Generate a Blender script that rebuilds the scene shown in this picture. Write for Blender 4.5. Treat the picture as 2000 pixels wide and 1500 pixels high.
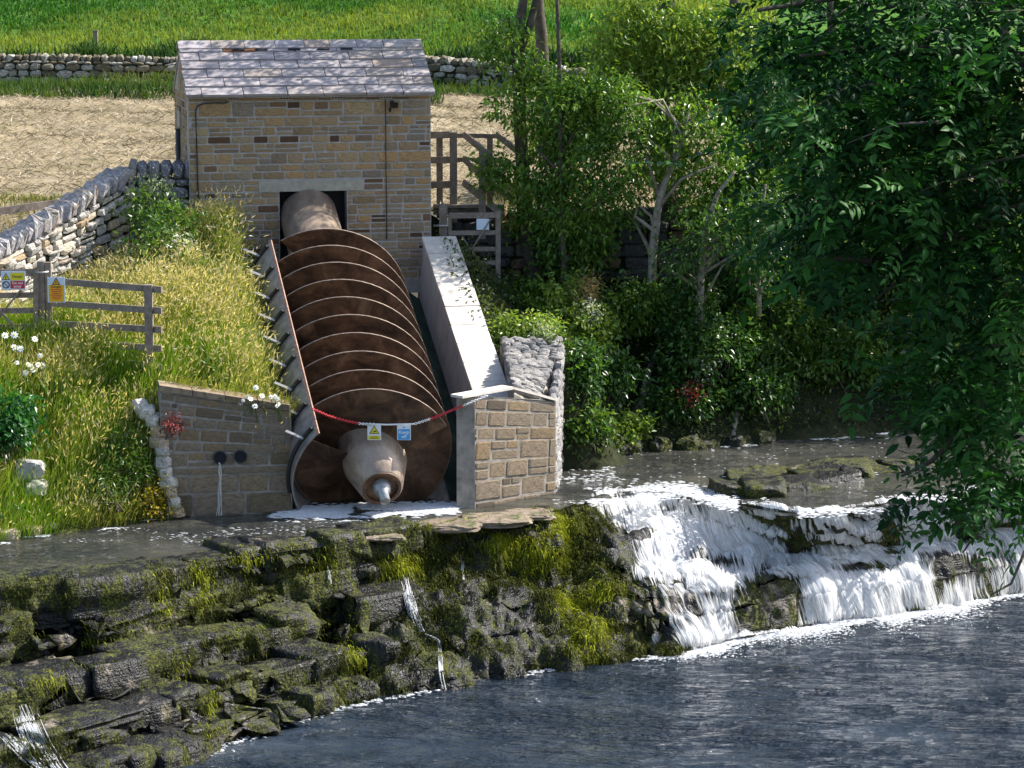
import bpy, bmesh, math, random
import numpy as np
from math import sin, cos, tan, pi, radians, atan2
from mathutils import Vector, Matrix

for o in list(bpy.data.objects):
    bpy.data.objects.remove(o)
S = bpy.context.scene
COL = S.collection

# ------------------------------------------------------------------ camera, sky, sun, exposure
F = 5500.0                       # focal length in pixels of a 2000 px wide frame
CAM = np.array([0.0, 0.0, 9.85])
TH = radians(9.0)
cd = bpy.data.cameras.new('camera'); cam = bpy.data.objects.new('camera', cd); COL.objects.link(cam)
cd.sensor_width = 36.0; cd.lens = 36.0 * F / 2000.0
cd.clip_start = 0.5; cd.clip_end = 2000.0
cam.location = CAM; cam.rotation_euler = (pi / 2 - TH, 0, 0)
S.camera = cam

SUN_AZ, SUN_EL = radians(70.0), radians(43.0)      # azimuth from +Y towards +X
w = bpy.data.worlds.new('World'); S.world = w; w.use_nodes = True
nt = w.node_tree; nt.nodes.clear()
sky = nt.nodes.new('ShaderNodeTexSky'); sky.sky_type = 'NISHITA'; sky.sun_disc = False
sky.sun_elevation = SUN_EL; sky.sun_rotation = SUN_AZ
sky.air_density = 1.0; sky.dust_density = 1.5; sky.ozone_density = 1.0
bg = nt.nodes.new('ShaderNodeBackground'); bg.inputs[1].default_value = 0.13
wo = nt.nodes.new('ShaderNodeOutputWorld')
nt.links.new(sky.outputs[0], bg.inputs[0]); nt.links.new(bg.outputs[0], wo.inputs[0])
sd = bpy.data.lights.new('sun', 'SUN'); sd.energy = 5.0; sd.angle = radians(0.5); sd.color = (1.0, 0.955, 0.88)
sun = bpy.data.objects.new('sun', sd); COL.objects.link(sun)
SDIR = Vector((sin(SUN_AZ) * cos(SUN_EL), cos(SUN_AZ) * cos(SUN_EL), sin(SUN_EL)))
sun.rotation_euler = (-SDIR).to_track_quat('-Z', 'Y').to_euler(); sun.location = (20, 40, 40)
S.view_settings.view_transform = 'Standard'; S.view_settings.look = 'None'
S.view_settings.exposure = 1.0; S.view_settings.gamma = 1.0; S.view_settings.use_curve_mapping = False
try:
    S.cycles.max_bounces = 4; S.cycles.diffuse_bounces = 3; S.cycles.glossy_bounces = 2; S.cycles.transmission_bounces = 3; S.cycles.transparent_max_bounces = 8
except Exception: pass

# ------------------------------------------------------------------ where a sight line meets the place
def ray(u, v):
    cx, cy = (u - 1000.0) / F, (750.0 - v) / F
    return np.array([cx, cos(TH) + cy * sin(TH), -sin(TH) + cy * cos(TH)])
def PY(u, v, y):
    d = ray(u, v); return CAM + d * (y / d[1])
def PZ(u, v, z):
    d = ray(u, v); return CAM + d * ((z - CAM[2]) / d[2])

# ------------------------------------------------------------------ numeric helpers
def hash3(i, j, k, seed=0):
    n = (i.astype(np.int64) * 374761393 + j.astype(np.int64) * 668265263 + k.astype(np.int64) * 2147483647 + seed * 1274126177) & 0xFFFFFFFF
    n = ((n ^ (n >> 13)) * 1274126177) & 0xFFFFFFFF
    n = ((n ^ (n >> 16)) * 2246822519) & 0xFFFFFFFF
    return ((n ^ (n >> 15)) & 0xFFFFFF) / float(0xFFFFFF)
def vnoise(p, seed=0):
    p = np.asarray(p, float); f = np.floor(p); t = p - f; t = t * t * (3 - 2 * t)
    i, j, k = f[..., 0], f[..., 1], f[..., 2]
    r = 0
    for a in (0, 1):
        wa = t[..., 0] if a else 1 - t[..., 0]
        for b in (0, 1):
            wb = t[..., 1] if b else 1 - t[..., 1]
            for c in (0, 1):
                wc = t[..., 2] if c else 1 - t[..., 2]
                r = r + wa * wb * wc * hash3(i + a, j + b, k + c, seed)
    return r * 2 - 1
def fbm(p, octv=4, seed=0, gain=0.5):
    p = np.asarray(p, float); r = 0; amp = 1.0
    for o in range(octv):
        r = r + amp * vnoise(p, seed + o * 17); p = p * 2.03; amp *= gain
    return r
def fbm2(x, y, sc=1.0, octv=4, seed=0):
    return fbm(np.stack([x * sc, y * sc, np.zeros_like(x) + seed * 3.7], -1), octv, seed)
def nrm(v):
    return v / np.maximum(np.linalg.norm(v, axis=-1, keepdims=True), 1e-9)
def smooth(e0, e1, x):
    t = np.clip((x - e0) / (e1 - e0), 0, 1); return t * t * (3 - 2 * t)
def rng_(s): return np.random.default_rng(s)
class RBF:                                            # a height field through control points
    def __init__(self, pts, lam=0.02):
        p = np.array(pts, float); self.p = p[:, :2]; n = len(p)
        d = np.linalg.norm(self.p[:, None] - self.p[None], axis=-1)
        A = np.zeros((n + 3, n + 3)); A[:n, :n] = d - lam * np.eye(n)
        A[:n, n] = 1; A[:n, n + 1:] = self.p; A[n, :n] = 1; A[n + 1:, :n] = self.p.T
        self.w = np.linalg.solve(A, np.r_[p[:, 2], 0, 0, 0])
    def __call__(self, x, y):
        x = np.asarray(x, float); y = np.asarray(y, float); n = len(self.p)
        r = self.w[n] + self.w[n + 1] * x + self.w[n + 2] * y
        for i in range(n):
            r = r + self.w[i] * np.hypot(x - self.p[i, 0], y - self.p[i, 1])
        return r

# ------------------------------------------------------------------ mesh helpers
class MB:
    """collects pieces of ONE object; build() links it as one mesh"""
    def __init__(s): s.V = []; s.Fs = []; s.C = []; s.n = 0
    def add(s, V, Fc, col=None):
        V = np.asarray(V, float).reshape(-1, 3)
        if not isinstance(Fc, (list, tuple)) or (len(Fc) and not isinstance(Fc[0], np.ndarray)):
            groups = {}
            for f in Fc: groups.setdefault(len(f), []).append(list(f))
            Fc = [np.array(g, int) for g in groups.values()]
        for f in Fc:
            if len(f): s.Fs.append(np.asarray(f, int) + s.n)
        if col is None: col = (1, 1, 1)
        c = np.asarray(col, float)
        if c.ndim == 1: c = np.tile(c, (len(V), 1))
        s.C.append(c); s.V.append(V); s.n += len(V); return s
    def box(s, c, size, R=None, col=None):
        h = np.array(size, float) / 2
        v = np.array([[x, y, z] for x in (-1, 1) for y in (-1, 1) for z in (-1, 1)], float) * h
        if R is not None: v = v @ np.array(R).T
        return s.add(v + np.array(c, float), BOXF, col)
    def beam(s, p0, p1, wd, th, up=(0, 0, 1), col=None):
        p0 = np.array(p0, float); p1 = np.array(p1, float); y = p1 - p0; L = np.linalg.norm(y); y = y / L
        x = np.cross(y, np.array(up, float)); x /= np.linalg.norm(x); z = np.cross(x, y)
        return s.box((p0 + p1) / 2, (wd, L, th), np.stack([x, y, z], 1), col)
    def tube(s, pts, rad, n=8, col=None, caps=True):
        p = np.array(pts, float); m = len(p); rad = np.broadcast_to(np.array(rad, float), (m,))
        t = np.gradient(p, axis=0); t = nrm(t)
        ref = np.array([0, 0, 1.0]) if abs(t[:, 2]).mean() < 0.8 else np.array([1.0, 0, 0])
        a = nrm(np.cross(t, ref)); b = np.cross(t, a)
        th = np.arange(n) * 2 * pi / n
        V = p[:, None] + rad[:, None, None] * (np.cos(th)[None, :, None] * a[:, None] + np.sin(th)[None, :, None] * b[:, None])
        q = grid_faces(m, n, wrap=True); fs = [q]
        V = V.reshape(-1, 3)
        if caps:
            fs += [np.arange(n)[::-1][None], (np.arange(n) + (m - 1) * n)[None]]
        return s.add(V, fs, col)
    def prism(s, poly, d0, d1, col=None):            # poly in local x,z extruded along local y from d0 to d1
        n = len(poly); v = [(x, d0, z) for x, z in poly] + [(x, d1, z) for x, z in poly]
        f = [[i, (i + 1) % n, n + (i + 1) % n, n + i] for i in range(n)] + [list(range(n))[::-1], [n + i for i in range(n)]]
        return s.add(v, f, col)
    def build(s, name, mat, parent=None, smooth=False, loc=None, rot=None, recalc=False):
        V = np.concatenate(s.V); C = np.concatenate(s.C); me = bpy.data.meshes.new(name)
        sizes = np.concatenate([np.full(len(f), f.shape[1]) for f in s.Fs]); idx = np.concatenate([f.ravel() for f in s.Fs])
        me.vertices.add(len(V)); me.vertices.foreach_set('co', V.ravel().astype(np.float32))
        me.loops.add(len(idx)); me.loops.foreach_set('vertex_index', idx.astype(np.int32))
        me.polygons.add(len(sizes)); me.polygons.foreach_set('loop_start', (np.cumsum(sizes) - sizes).astype(np.int32))
        try: me.polygons.foreach_set('loop_total', sizes.astype(np.int32))
        except Exception: pass
        at = me.color_attributes.new('col', 'FLOAT_COLOR', 'POINT')
        at.data.foreach_set('color', np.c_[C, np.ones(len(C))].ravel().astype(np.float32))
        me.update(calc_edges=True); me.validate()
        if recalc:
            bm = bmesh.new(); bm.from_mesh(me); bmesh.ops.recalc_face_normals(bm, faces=bm.faces); bm.to_mesh(me); bm.free()
        me.polygons.foreach_set('use_smooth', np.full(len(me.polygons), bool(smooth)))
        if mat: me.materials.append(mat)
        return link(name, me, parent, loc, rot)
BOXF = [np.array([[0, 1, 3, 2], [4, 6, 7, 5], [0, 4, 5, 1], [2, 3, 7, 6], [0, 2, 6, 4], [1, 5, 7, 3]])]
def grid_faces(m, n, wrap=False):
    i = np.arange(m - 1)[:, None]; j = np.arange(n if wrap else n - 1)[None]; j2 = (j + 1) % n
    return np.stack([i * n + j, i * n + j2, (i + 1) * n + j2, (i + 1) * n + j], -1).reshape(-1, 4)
def link(name, me, parent=None, loc=None, rot=None, scale=None):
    o = bpy.data.objects.new(name, me); COL.objects.link(o)
    if parent is not None: o.parent = parent
    if loc is not None: o.location = loc
    if rot is not None: o.rotation_euler = rot
    if scale is not None: o.scale = scale
    return o
def tag(o, label=None, cat=None, group=None, kind=None):
    if label: o['label'] = label
    if cat: o['category'] = cat
    if group: o['group'] = group
    if kind: o['kind'] = kind
    return o
def thing(name, label, cat, loc=(0, 0, 0), rot=(0, 0, 0), group=None):
    return tag(link(name, None, None, loc, rot), label, cat, group)
def blades(mb, base, tip, width, col, rng, nseg=2, bend=0.15, coltip=None):
    """tapering strips from base to tip (N,3); bend moves the middle sideways/upwards"""
    N = len(base); d = tip - base; L = np.linalg.norm(d, axis=1, keepdims=True)
    side = nrm(np.cross(d, rng.normal(size=(N, 3)))) * np.reshape(width, (-1, 1)) * 0.5
    up = np.array([0, 0, 1.0])[None] * L * bend
    rows = []
    for i in range(nseg):
        t = i / nseg; c = base + d * t + up * (4 * t * (1 - t)); ww = side * (1 - 0.55 * t)
        rows += [c - ww, c + ww]
    rows.append(tip)
    V = np.stack(rows, 1); k = 2 * nseg + 1; o = (np.arange(N) * k)[:, None]
    fs = [o + np.array([[2 * i, 2 * i + 1, 2 * i + 3, 2 * i + 2]]) for i in range(nseg - 1)] + [o + np.array([[2 * nseg - 2, 2 * nseg - 1, 2 * nseg]])]
    c0 = np.asarray(col, float); c0 = np.tile(c0, (N, 1)) if c0.ndim == 1 else c0
    if coltip is None: CC = np.repeat(c0[:, None], k, 1)
    else:
        c1 = np.asarray(coltip, float); c1 = np.tile(c1, (N, 1)) if c1.ndim == 1 else c1
        tt = np.array([i // 2 / nseg for i in range(k)])[None, :, None]; CC = c0[:, None] * (1 - tt) + c1[:, None] * tt
    mb.add(V.reshape(-1, 3), fs, CC.reshape(-1, 3))
def leaves(mb, pos, d, n, length, width, col, fold=0.15):
    """leaf-shaped quads: pos (N,3) stalk end, d direction, n rough normal"""
    N = len(pos); d = nrm(d); s = nrm(np.cross(d, n)); nn = np.cross(s, d)
    L = np.reshape(np.broadcast_to(length, (N,)), (-1, 1)); W = np.reshape(np.broadcast_to(width, (N,)), (-1, 1)) * 0.5
    mid = pos + d * L * 0.42
    V = np.stack([pos, mid + s * W + nn * W * fold * 2, pos + d * L - nn * L * 0.08, mid - s * W + nn * W * fold * 2], 1)
    o = (np.arange(N) * 4)[:, None]
    c0 = np.asarray(col, float); c0 = np.tile(c0, (N, 1)) if c0.ndim == 1 else c0
    mb.add(V.reshape(-1, 3), [o + np.array([[0, 1, 2, 3]])], np.repeat(c0, 4, 0))
def in_blobs(blobs, n, rng, power=2.4):
    wts = np.array([b[2] if len(b) > 2 else np.prod(b[1]) ** 0.67 for b in blobs], float); wts /= wts.sum()
    ix = rng.choice(len(blobs), n, p=wts); c = np.array([b[0] for b in blobs])[ix]; r = np.array([b[1] for b in blobs])[ix]
    d = nrm(rng.normal(size=(n, 3))); rr = rng.random((n, 1)) ** (1 / power)
    return c + d * rr * r, d
def mixcol(a, b, t):
    a = np.asarray(a, float); b = np.asarray(b, float); t = np.reshape(t, (-1, 1)); return a * (1 - t) + b * t

# ------------------------------------------------------------------ materials
def NM(name):
    m = bpy.data.materials.new(name); m.use_nodes = True; t = m.node_tree; t.nodes.clear()
    out = t.nodes.new('ShaderNodeOutputMaterial'); return m, t, out
def nd(t, typ, **kw):
    n = t.nodes.new(typ)
    for k, v in kw.items():
        if k.startswith('i_'):
            key = k[2:]; key = int(key) if key.isdigit() else key
            n.inputs[key].default_value = v
        else: setattr(n, k, v)
    return n
def ramp(t, fac, stops, interp='LINEAR'):
    r = t.nodes.new('ShaderNodeValToRGB'); r.color_ramp.interpolation = interp; e = r.color_ramp.elements
    while len(e) < len(stops): e.new(0.5)
    for x, (p, c) in zip(e, stops):
        x.position = p; x.color = (*c, 1) if len(c) == 3 else c
    t.links.new(fac, r.inputs[0]); return r.outputs[0]
def noise(t, scale, detail=4, rough=0.55, coord='Object', dist=0.0, vec=None, mapscale=None):
    tc = None
    if vec is None:
        tc = t.nodes.new('ShaderNodeTexCoord'); vec = tc.outputs[coord]
    if mapscale is not None:
        mp = t.nodes.new('ShaderNodeMapping'); mp.inputs['Scale'].default_value = mapscale; t.links.new(vec, mp.inputs[0]); vec = mp.outputs[0]
    n = nd(t, 'ShaderNodeTexNoise', i_Scale=scale, i_Detail=detail, i_Roughness=rough, i_Distortion=dist)
    t.links.new(vec, n.inputs['Vector']); return n.outputs[0]
def mixc(t, fac, a, b, mode='MIX'):
    m = t.nodes.new('ShaderNodeMix'); m.data_type = 'RGBA'; m.blend_type = mode
    for s, v in ((m.inputs[0], fac), (m.inputs[6], a), (m.inputs[7], b)):
        if hasattr(v, 'links'): t.links.new(v, s)
        elif isinstance(v, (int, float)): s.default_value = v
        else: s.default_value = (*v, 1)
    return m.outputs[2]
def math_(t, op, a, b=None, clamp=False):
    m = t.nodes.new('ShaderNodeMath'); m.operation = op; m.use_clamp = clamp
    for s, v in ((m.inputs[0], a), (m.inputs[1], b)):
        if v is None: continue
        if hasattr(v, 'links'): t.links.new(v, s)
        else: s.default_value = v
    return m.outputs[0]
def bump(t, h, strength=0.4, dist=0.02):
    b = nd(t, 'ShaderNodeBump', i_Strength=strength, i_Distance=dist); t.links.new(h, b.inputs['Height']); return b.outputs[0]
def pbsdf(t, out, col, rough=0.8, metal=0.0, normal=None, spec=0.4):
    p = t.nodes.new('ShaderNodeBsdfPrincipled')
    for k, v in (('Base Color', col), ('Roughness', rough), ('Metallic', metal), ('Specular IOR Level', spec)):
        s = p.inputs[k]
        if hasattr(v, 'links'): t.links.new(v, s)
        elif isinstance(v, tuple): s.default_value = (*v, 1)
        else: s.default_value = v
    if normal is not None: t.links.new(normal, p.inputs['Normal'])
    t.links.new(p.outputs[0], out.inputs[0]); return p
def rnd(t):
    """a number per object and per loose piece"""
    oi = t.nodes.new('ShaderNodeObjectInfo'); g = t.nodes.new('ShaderNodeNewGeometry')
    return math_(t, 'FRACT', math_(t, 'ADD', math_(t, 'MULTIPLY', oi.outputs['Random'], 7.31), g.outputs['Random Per Island']))
def m_stone(name, stops, nsc=6, bstr=0.5, bdist=0.03, dirt=(0.05, 0.04, 0.03), damt=0.35, rough=0.9, lichen=None, coord='Object'):
    m, t, out = NM(name); r = rnd(t)
    c = ramp(t, r, stops)
    n1 = noise(t, nsc, 4, 0.65, coord); n2 = noise(t, nsc * 0.35, 2, 0.6, coord)
    c = mixc(t, ramp(t, n1, [(0.42, (0, 0, 0)), (0.68, (damt, damt, damt))]), c, dirt)
    c = mixc(t, 0.25, c, ramp(t, n2, [(0.35, (0.55, 0.55, 0.55)), (0.65, (1.25, 1.25, 1.25))]), 'MULTIPLY')
    if lichen:
        n3 = noise(t, nsc * 0.8, 3, 0.7, coord, 0.4)
        c = mixc(t, ramp(t, n3, [(0.55, (0, 0, 0)), (0.63, (lichen[1],) * 3)]), c, lichen[0])
    pbsdf(t, out, c, rough, 0, bump(t, n1, bstr, bdist), 0.25); return m
def m_plain(name, col, rough=0.7, metal=0.0, nsc=None, var=0.3, bstr=0.2, spec=0.4, bdist=0.01, perobj=0.0, coord='Object'):
    m, t, out = NM(name); c = col; nb = None
    if nsc:
        n = noise(t, nsc, 5, 0.6, coord)
        c = mixc(t, 1.0, col, ramp(t, n, [(0.3, (1 - var,) * 3), (0.7, (1 + var,) * 3)]), 'MULTIPLY'); nb = bump(t, n, bstr, bdist) if bstr > 0 else None
    if perobj:
        c = mixc(t, 1.0, c, ramp(t, rnd(t), [(0, (1 - perobj,) * 3), (1, (1 + perobj,) * 3)]), 'MULTIPLY')
    pbsdf(t, out, c, rough, metal, nb, spec); return m
def m_leaf(name, rough=0.5, trans=0.35, spec=0.35, tint=(1.25, 1.2, 0.55)):
    m, t, out = NM(name)
    a = nd(t, 'ShaderNodeAttribute', attribute_name='col')
    g = t.nodes.new('ShaderNodeNewGeometry')
    c = mixc(t, 1.0, a.outputs[0], ramp(t, g.outputs['Random Per Island'], [(0, (0.72,) * 3), (1, (1.28,) * 3)]), 'MULTIPLY')
    p = t.nodes.new('ShaderNodeBsdfPrincipled'); t.links.new(c, p.inputs['Base Color']); p.inputs['Roughness'].default_value = rough; p.inputs['Specular IOR Level'].default_value = spec
    tr = t.nodes.new('ShaderNodeBsdfTranslucent'); t.links.new(mixc(t, 1.0, c, tint, 'MULTIPLY'), tr.inputs[0])
    mx = nd(t, 'ShaderNodeMixShader', i_0=trans); t.links.new(p.outputs[0], mx.inputs[1]); t.links.new(tr.outputs[0], mx.inputs[2])
    t.links.new(mx.outputs[0], out.inputs[0]); return m
M = {}
M['house_stone'] = m_stone('house_stone', [(0, (0.27, 0.19, 0.105)), (0.14, (0.40, 0.28, 0.155)), (0.3, (0.47, 0.29, 0.13)), (0.44, (0.31, 0.25, 0.175)), (0.6, (0.44, 0.32, 0.18)), (0.74, (0.38, 0.25, 0.125)), (0.86, (0.27, 0.22, 0.165)), (0.93, (0.24, 0.135, 0.07)), (0.965, (0.12, 0.062, 0.035)), (1, (0.10, 0.055, 0.035))], 9, 0.7, 0.03, damt=0.5)
M['mortar'] = m_plain('mortar', (0.34, 0.315, 0.29), 0.95, 0, 7, 0.25, 0.0)
M['slate'] = m_stone('slate', [(0, (0.31, 0.28, 0.285)), (0.5, (0.43, 0.385, 0.385)), (0.85, (0.38, 0.32, 0.28)), (1, (0.42, 0.31, 0.25))], 5, 0.5, 0.03, (0.10, 0.085, 0.08), 0.45)
M['lime_stone'] = m_stone('lime_stone', [(0, (0.54, 0.51, 0.46)), (0.35, (0.68, 0.64, 0.57)), (0.6, (0.72, 0.62, 0.48)), (0.75, (0.52, 0.36, 0.20)), (0.85, (0.6, 0.56, 0.52)), (1, (0.42, 0.39, 0.37))], 6, 0.8, 0.05, (0.10, 0.085, 0.07), 0.55)
M['shaded_blue_stone'] = m_stone('shaded_blue_stone', [(0, (0.13, 0.13, 0.16)), (0.6, (0.22, 0.21, 0.24)), (1, (0.30, 0.27, 0.24))], 6, 0.8, 0.05, (0.07, 0.06, 0.06), 0.6, 0.9, ((0.5, 0.48, 0.44), 0.7))  # wall stone with its blue shade painted into the colour
M['coping_stone'] = m_stone('coping_stone', [(0, (0.30, 0.28, 0.30)), (0.5, (0.44, 0.41, 0.40)), (0.8, (0.40, 0.32, 0.24)), (1, (0.34, 0.30, 0.28))], 5, 0.8, 0.05, (0.07, 0.06, 0.065), 0.75, 0.9, ((0.62, 0.60, 0.55), 0.8))
M['field_stone'] = m_stone('field_stone', [(0, (0.10, 0.085, 0.06)), (0.35, (0.22, 0.19, 0.14)), (0.7, (0.34, 0.31, 0.26)), (0.9, (0.52, 0.50, 0.46)), (1, (0.60, 0.58, 0.54))], 5, 0.8, 0.05, (0.05, 0.045, 0.03), 0.6, 0.95, ((0.16, 0.13, 0.03), 0.8))
M['shaded_dark_stone'] = m_stone('shaded_dark_stone', [(0, (0.10, 0.10, 0.11)), (0.7, (0.16, 0.15, 0.16)), (1, (0.28, 0.17, 0.08))], 6, 0.7, 0.04, (0.03, 0.03, 0.03), 0.6)  # shade on the wall behind the trees put into the stone colour
M['pier_stone'] = m_stone('pier_stone', [(0, (0.21, 0.16, 0.115)), (0.3, (0.28, 0.21, 0.145)), (0.6, (0.24, 0.19, 0.14)), (0.85, (0.30, 0.21, 0.12)), (1, (0.11, 0.085, 0.065))], 8, 0.6, 0.02, (0.06, 0.05, 0.035), 0.6, 0.85, ((0.07, 0.07, 0.03), 0.5))
M['pier_mortar'] = m_plain('pier_mortar', (0.25, 0.225, 0.195), 0.95, 0, 5, 0.4, 0.0)
M['rubble'] = m_stone('rubble', [(0, (0.30, 0.29, 0.29)), (0.6, (0.44, 0.42, 0.40)), (1, (0.54, 0.50, 0.46))], 9, 0.9, 0.06, (0.12, 0.115, 0.12), 0.65)
M['lintel'] = m_plain('lintel', (0.34, 0.31, 0.25), 0.9, 0, 9, 0.2, 0.0)
M['concrete'] = m_plain('concrete', (0.42, 0.40, 0.39), 0.9, 0, 3, 0.22, 0.15)
M['cap'] = m_plain('cap', (0.58, 0.53, 0.47), 0.9, 0, 5, 0.16, 0.2, perobj=0.08)
def _algae():
    m, t, out = NM('algae_concrete'); n = noise(t, 2.2, 6, 0.6)
    c = ramp(t, n, [(0.3, (0.012, 0.022, 0.03)), (0.5, (0.03, 0.06, 0.04)), (0.7, (0.10, 0.12, 0.09))]); pbsdf(t, out, c, 0.6, 0, bump(t, n, 0.5, 0.03)); return m
M['algae_concrete'] = _algae()
def _rust():
    m, t, out = NM('rusty_steel'); n = noise(t, 2.2, 6, 0.68, dist=0.6); n2 = noise(t, 60, 3, 0.6)
    c = ramp(t, n, [(0.32, (0.028, 0.016, 0.011)), (0.46, (0.085, 0.045, 0.026)), (0.56, (0.15, 0.080, 0.044)), (0.70, (0.24, 0.14, 0.085))])
    c = mixc(t, 0.5, c, ramp(t, n2, [(0.35, (0.6,) * 3), (0.65, (1.4,) * 3)]), 'MULTIPLY')
    pbsdf(t, out, c, 0.55, 0.15, bump(t, n2, 0.25, 0.004), 0.45); return m
M['rust'] = _rust()
def _drum():
    m, t, out = NM('worn_steel_drum'); n = noise(t, 3.2, 6, 0.68, dist=0.5, mapscale=(1, 0.5, 1)); n2 = noise(t, 45, 3, 0.6)
    c = ramp(t, n, [(0.3, (0.17, 0.12, 0.09)), (0.46, (0.33, 0.25, 0.19)), (0.6, (0.40, 0.31, 0.24)), (0.75, (0.52, 0.42, 0.33))])
    c = mixc(t, 0.5, c, ramp(t, n2, [(0.35, (0.7,) * 3), (0.65, (1.3,) * 3)]), 'MULTIPLY')
    pbsdf(t, out, c, 0.36, 0.15, bump(t, n2, 0.2, 0.004), 0.5); return m
M['drum'] = _drum()
M['rim'] = m_plain('polished_rim', (0.30, 0.23, 0.18), 0.45, 0.3, 14, 0.35, 0.1)
M['shell'] = m_plain('trough_shell', (0.30, 0.27, 0.25), 0.5, 0.4, 6, 0.35, 0.15)
M['lip'] = m_plain('trough_lip', (0.36, 0.22, 0.16), 0.6, 0.2, 20, 0.45, 0.1)
M['rib'] = m_plain('trough_rib', (0.055, 0.05, 0.048), 0.6, 0.3, 10, 0.3)
M['galv'] = m_plain('galvanised', (0.36, 0.35, 0.34), 0.4, 0.5, 20, 0.15, 0.05)
M['dark'] = m_plain('painted_dark_interior', (0.008, 0.010, 0.016), 0.8)  # near-black colour painted in for the shade inside slots and pipe mouths
M['navy'] = m_plain('dark_blue_panel', (0.012, 0.018, 0.03), 0.5, 0, 8, 0.2)
M['black'] = m_plain('black_plastic', (0.015, 0.015, 0.016), 0.5)
M['cable'] = m_plain('grey_cable', (0.05, 0.045, 0.045), 0.6)
M['vent'] = m_plain('vent_clay', (0.42, 0.36, 0.28), 0.9, 0, 20, 0.15)
def _wood(name, c0, c1):
    m, t, out = NM(name); n = noise(t, 6, 6, 0.65, 'Object', 0.3); n2 = noise(t, 30, 4, 0.6)
    c = mixc(t, 0.45, ramp(t, n, [(0.3, c0), (0.7, c1)]), ramp(t, n2, [(0.35, (0.6,) * 3), (0.65, (1.25,) * 3)]), 'MULTIPLY')
    pbsdf(t, out, c, 0.85, 0, bump(t, n2, 0.35, 0.01), 0.25); return m
M['wood'] = _wood('weathered_wood', (0.16, 0.125, 0.10), (0.30, 0.25, 0.21))
M['bark'] = _wood('bark', (0.045, 0.037, 0.028), (0.13, 0.11, 0.085))
M['pale_bark'] = _wood('pale_bark', (0.14, 0.12, 0.09), (0.34, 0.30, 0.25))
for k, c in dict(white=(0.8, 0.8, 0.8), yellow=(0.75, 0.62, 0.03), amber=(0.80, 0.40, 0.01), red=(0.55, 0.02, 0.05), blue=(0.06, 0.36, 0.72), ink=(0.02, 0.02, 0.02), pale=(0.62, 0.70, 0.80), chain_red=(0.62, 0.04, 0.05), chain_white=(0.8, 0.78, 0.76), petal=(0.82, 0.82, 0.78)).items():
    M[k] = m_plain('paint_' + k, c, 0.45)
M['leaf'] = m_leaf('leaf', 0.36, 0.45, 0.5)
M['shaded_leaf'] = m_leaf('shaded_leaf', 0.5, 0.28, 0.14, (1.0, 1.25, 0.5))  # backlit leaves, shade put into dark colour and low translucency
M['grass'] = m_leaf('grass_blade', 0.6, 0.42, 0.2)
M['moss'] = m_leaf('moss_strand', 0.8, 0.2, 0.15)
M['hay'] = m_leaf('hay_straw', 0.8, 0.15, 0.15, (1, 1, 1))
def _soil(name, stops, sc, bs=0.6):
    m, t, out = NM(name); n = noise(t, sc, 5, 0.65)
    pbsdf(t, out, ramp(t, n, stops), 0.95, 0, bump(t, n, bs, 0.1), 0.1); return m
M['meadow'] = _soil('meadow', [(0.3, (0.025, 0.085, 0.012)), (0.5, (0.05, 0.14, 0.018)), (0.7, (0.12, 0.19, 0.035))], 0.9)
M['hayfield'] = _soil('hayfield', [(0.28, (0.13, 0.125, 0.05)), (0.42, (0.23, 0.185, 0.11)), (0.6, (0.31, 0.25, 0.16)), (0.75, (0.37, 0.31, 0.20))], 1.4)
M['bank_soil'] = _soil('bank_soil', [(0.3, (0.05, 0.055, 0.018)), (0.5, (0.09, 0.10, 0.03)), (0.7, (0.14, 0.13, 0.05))], 2.5)
M['wood_soil'] = _soil('wood_soil', [(0.3, (0.012, 0.014, 0.008)), (0.5, (0.025, 0.03, 0.014)), (0.7, (0.05, 0.05, 0.025))], 2.5)
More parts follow.
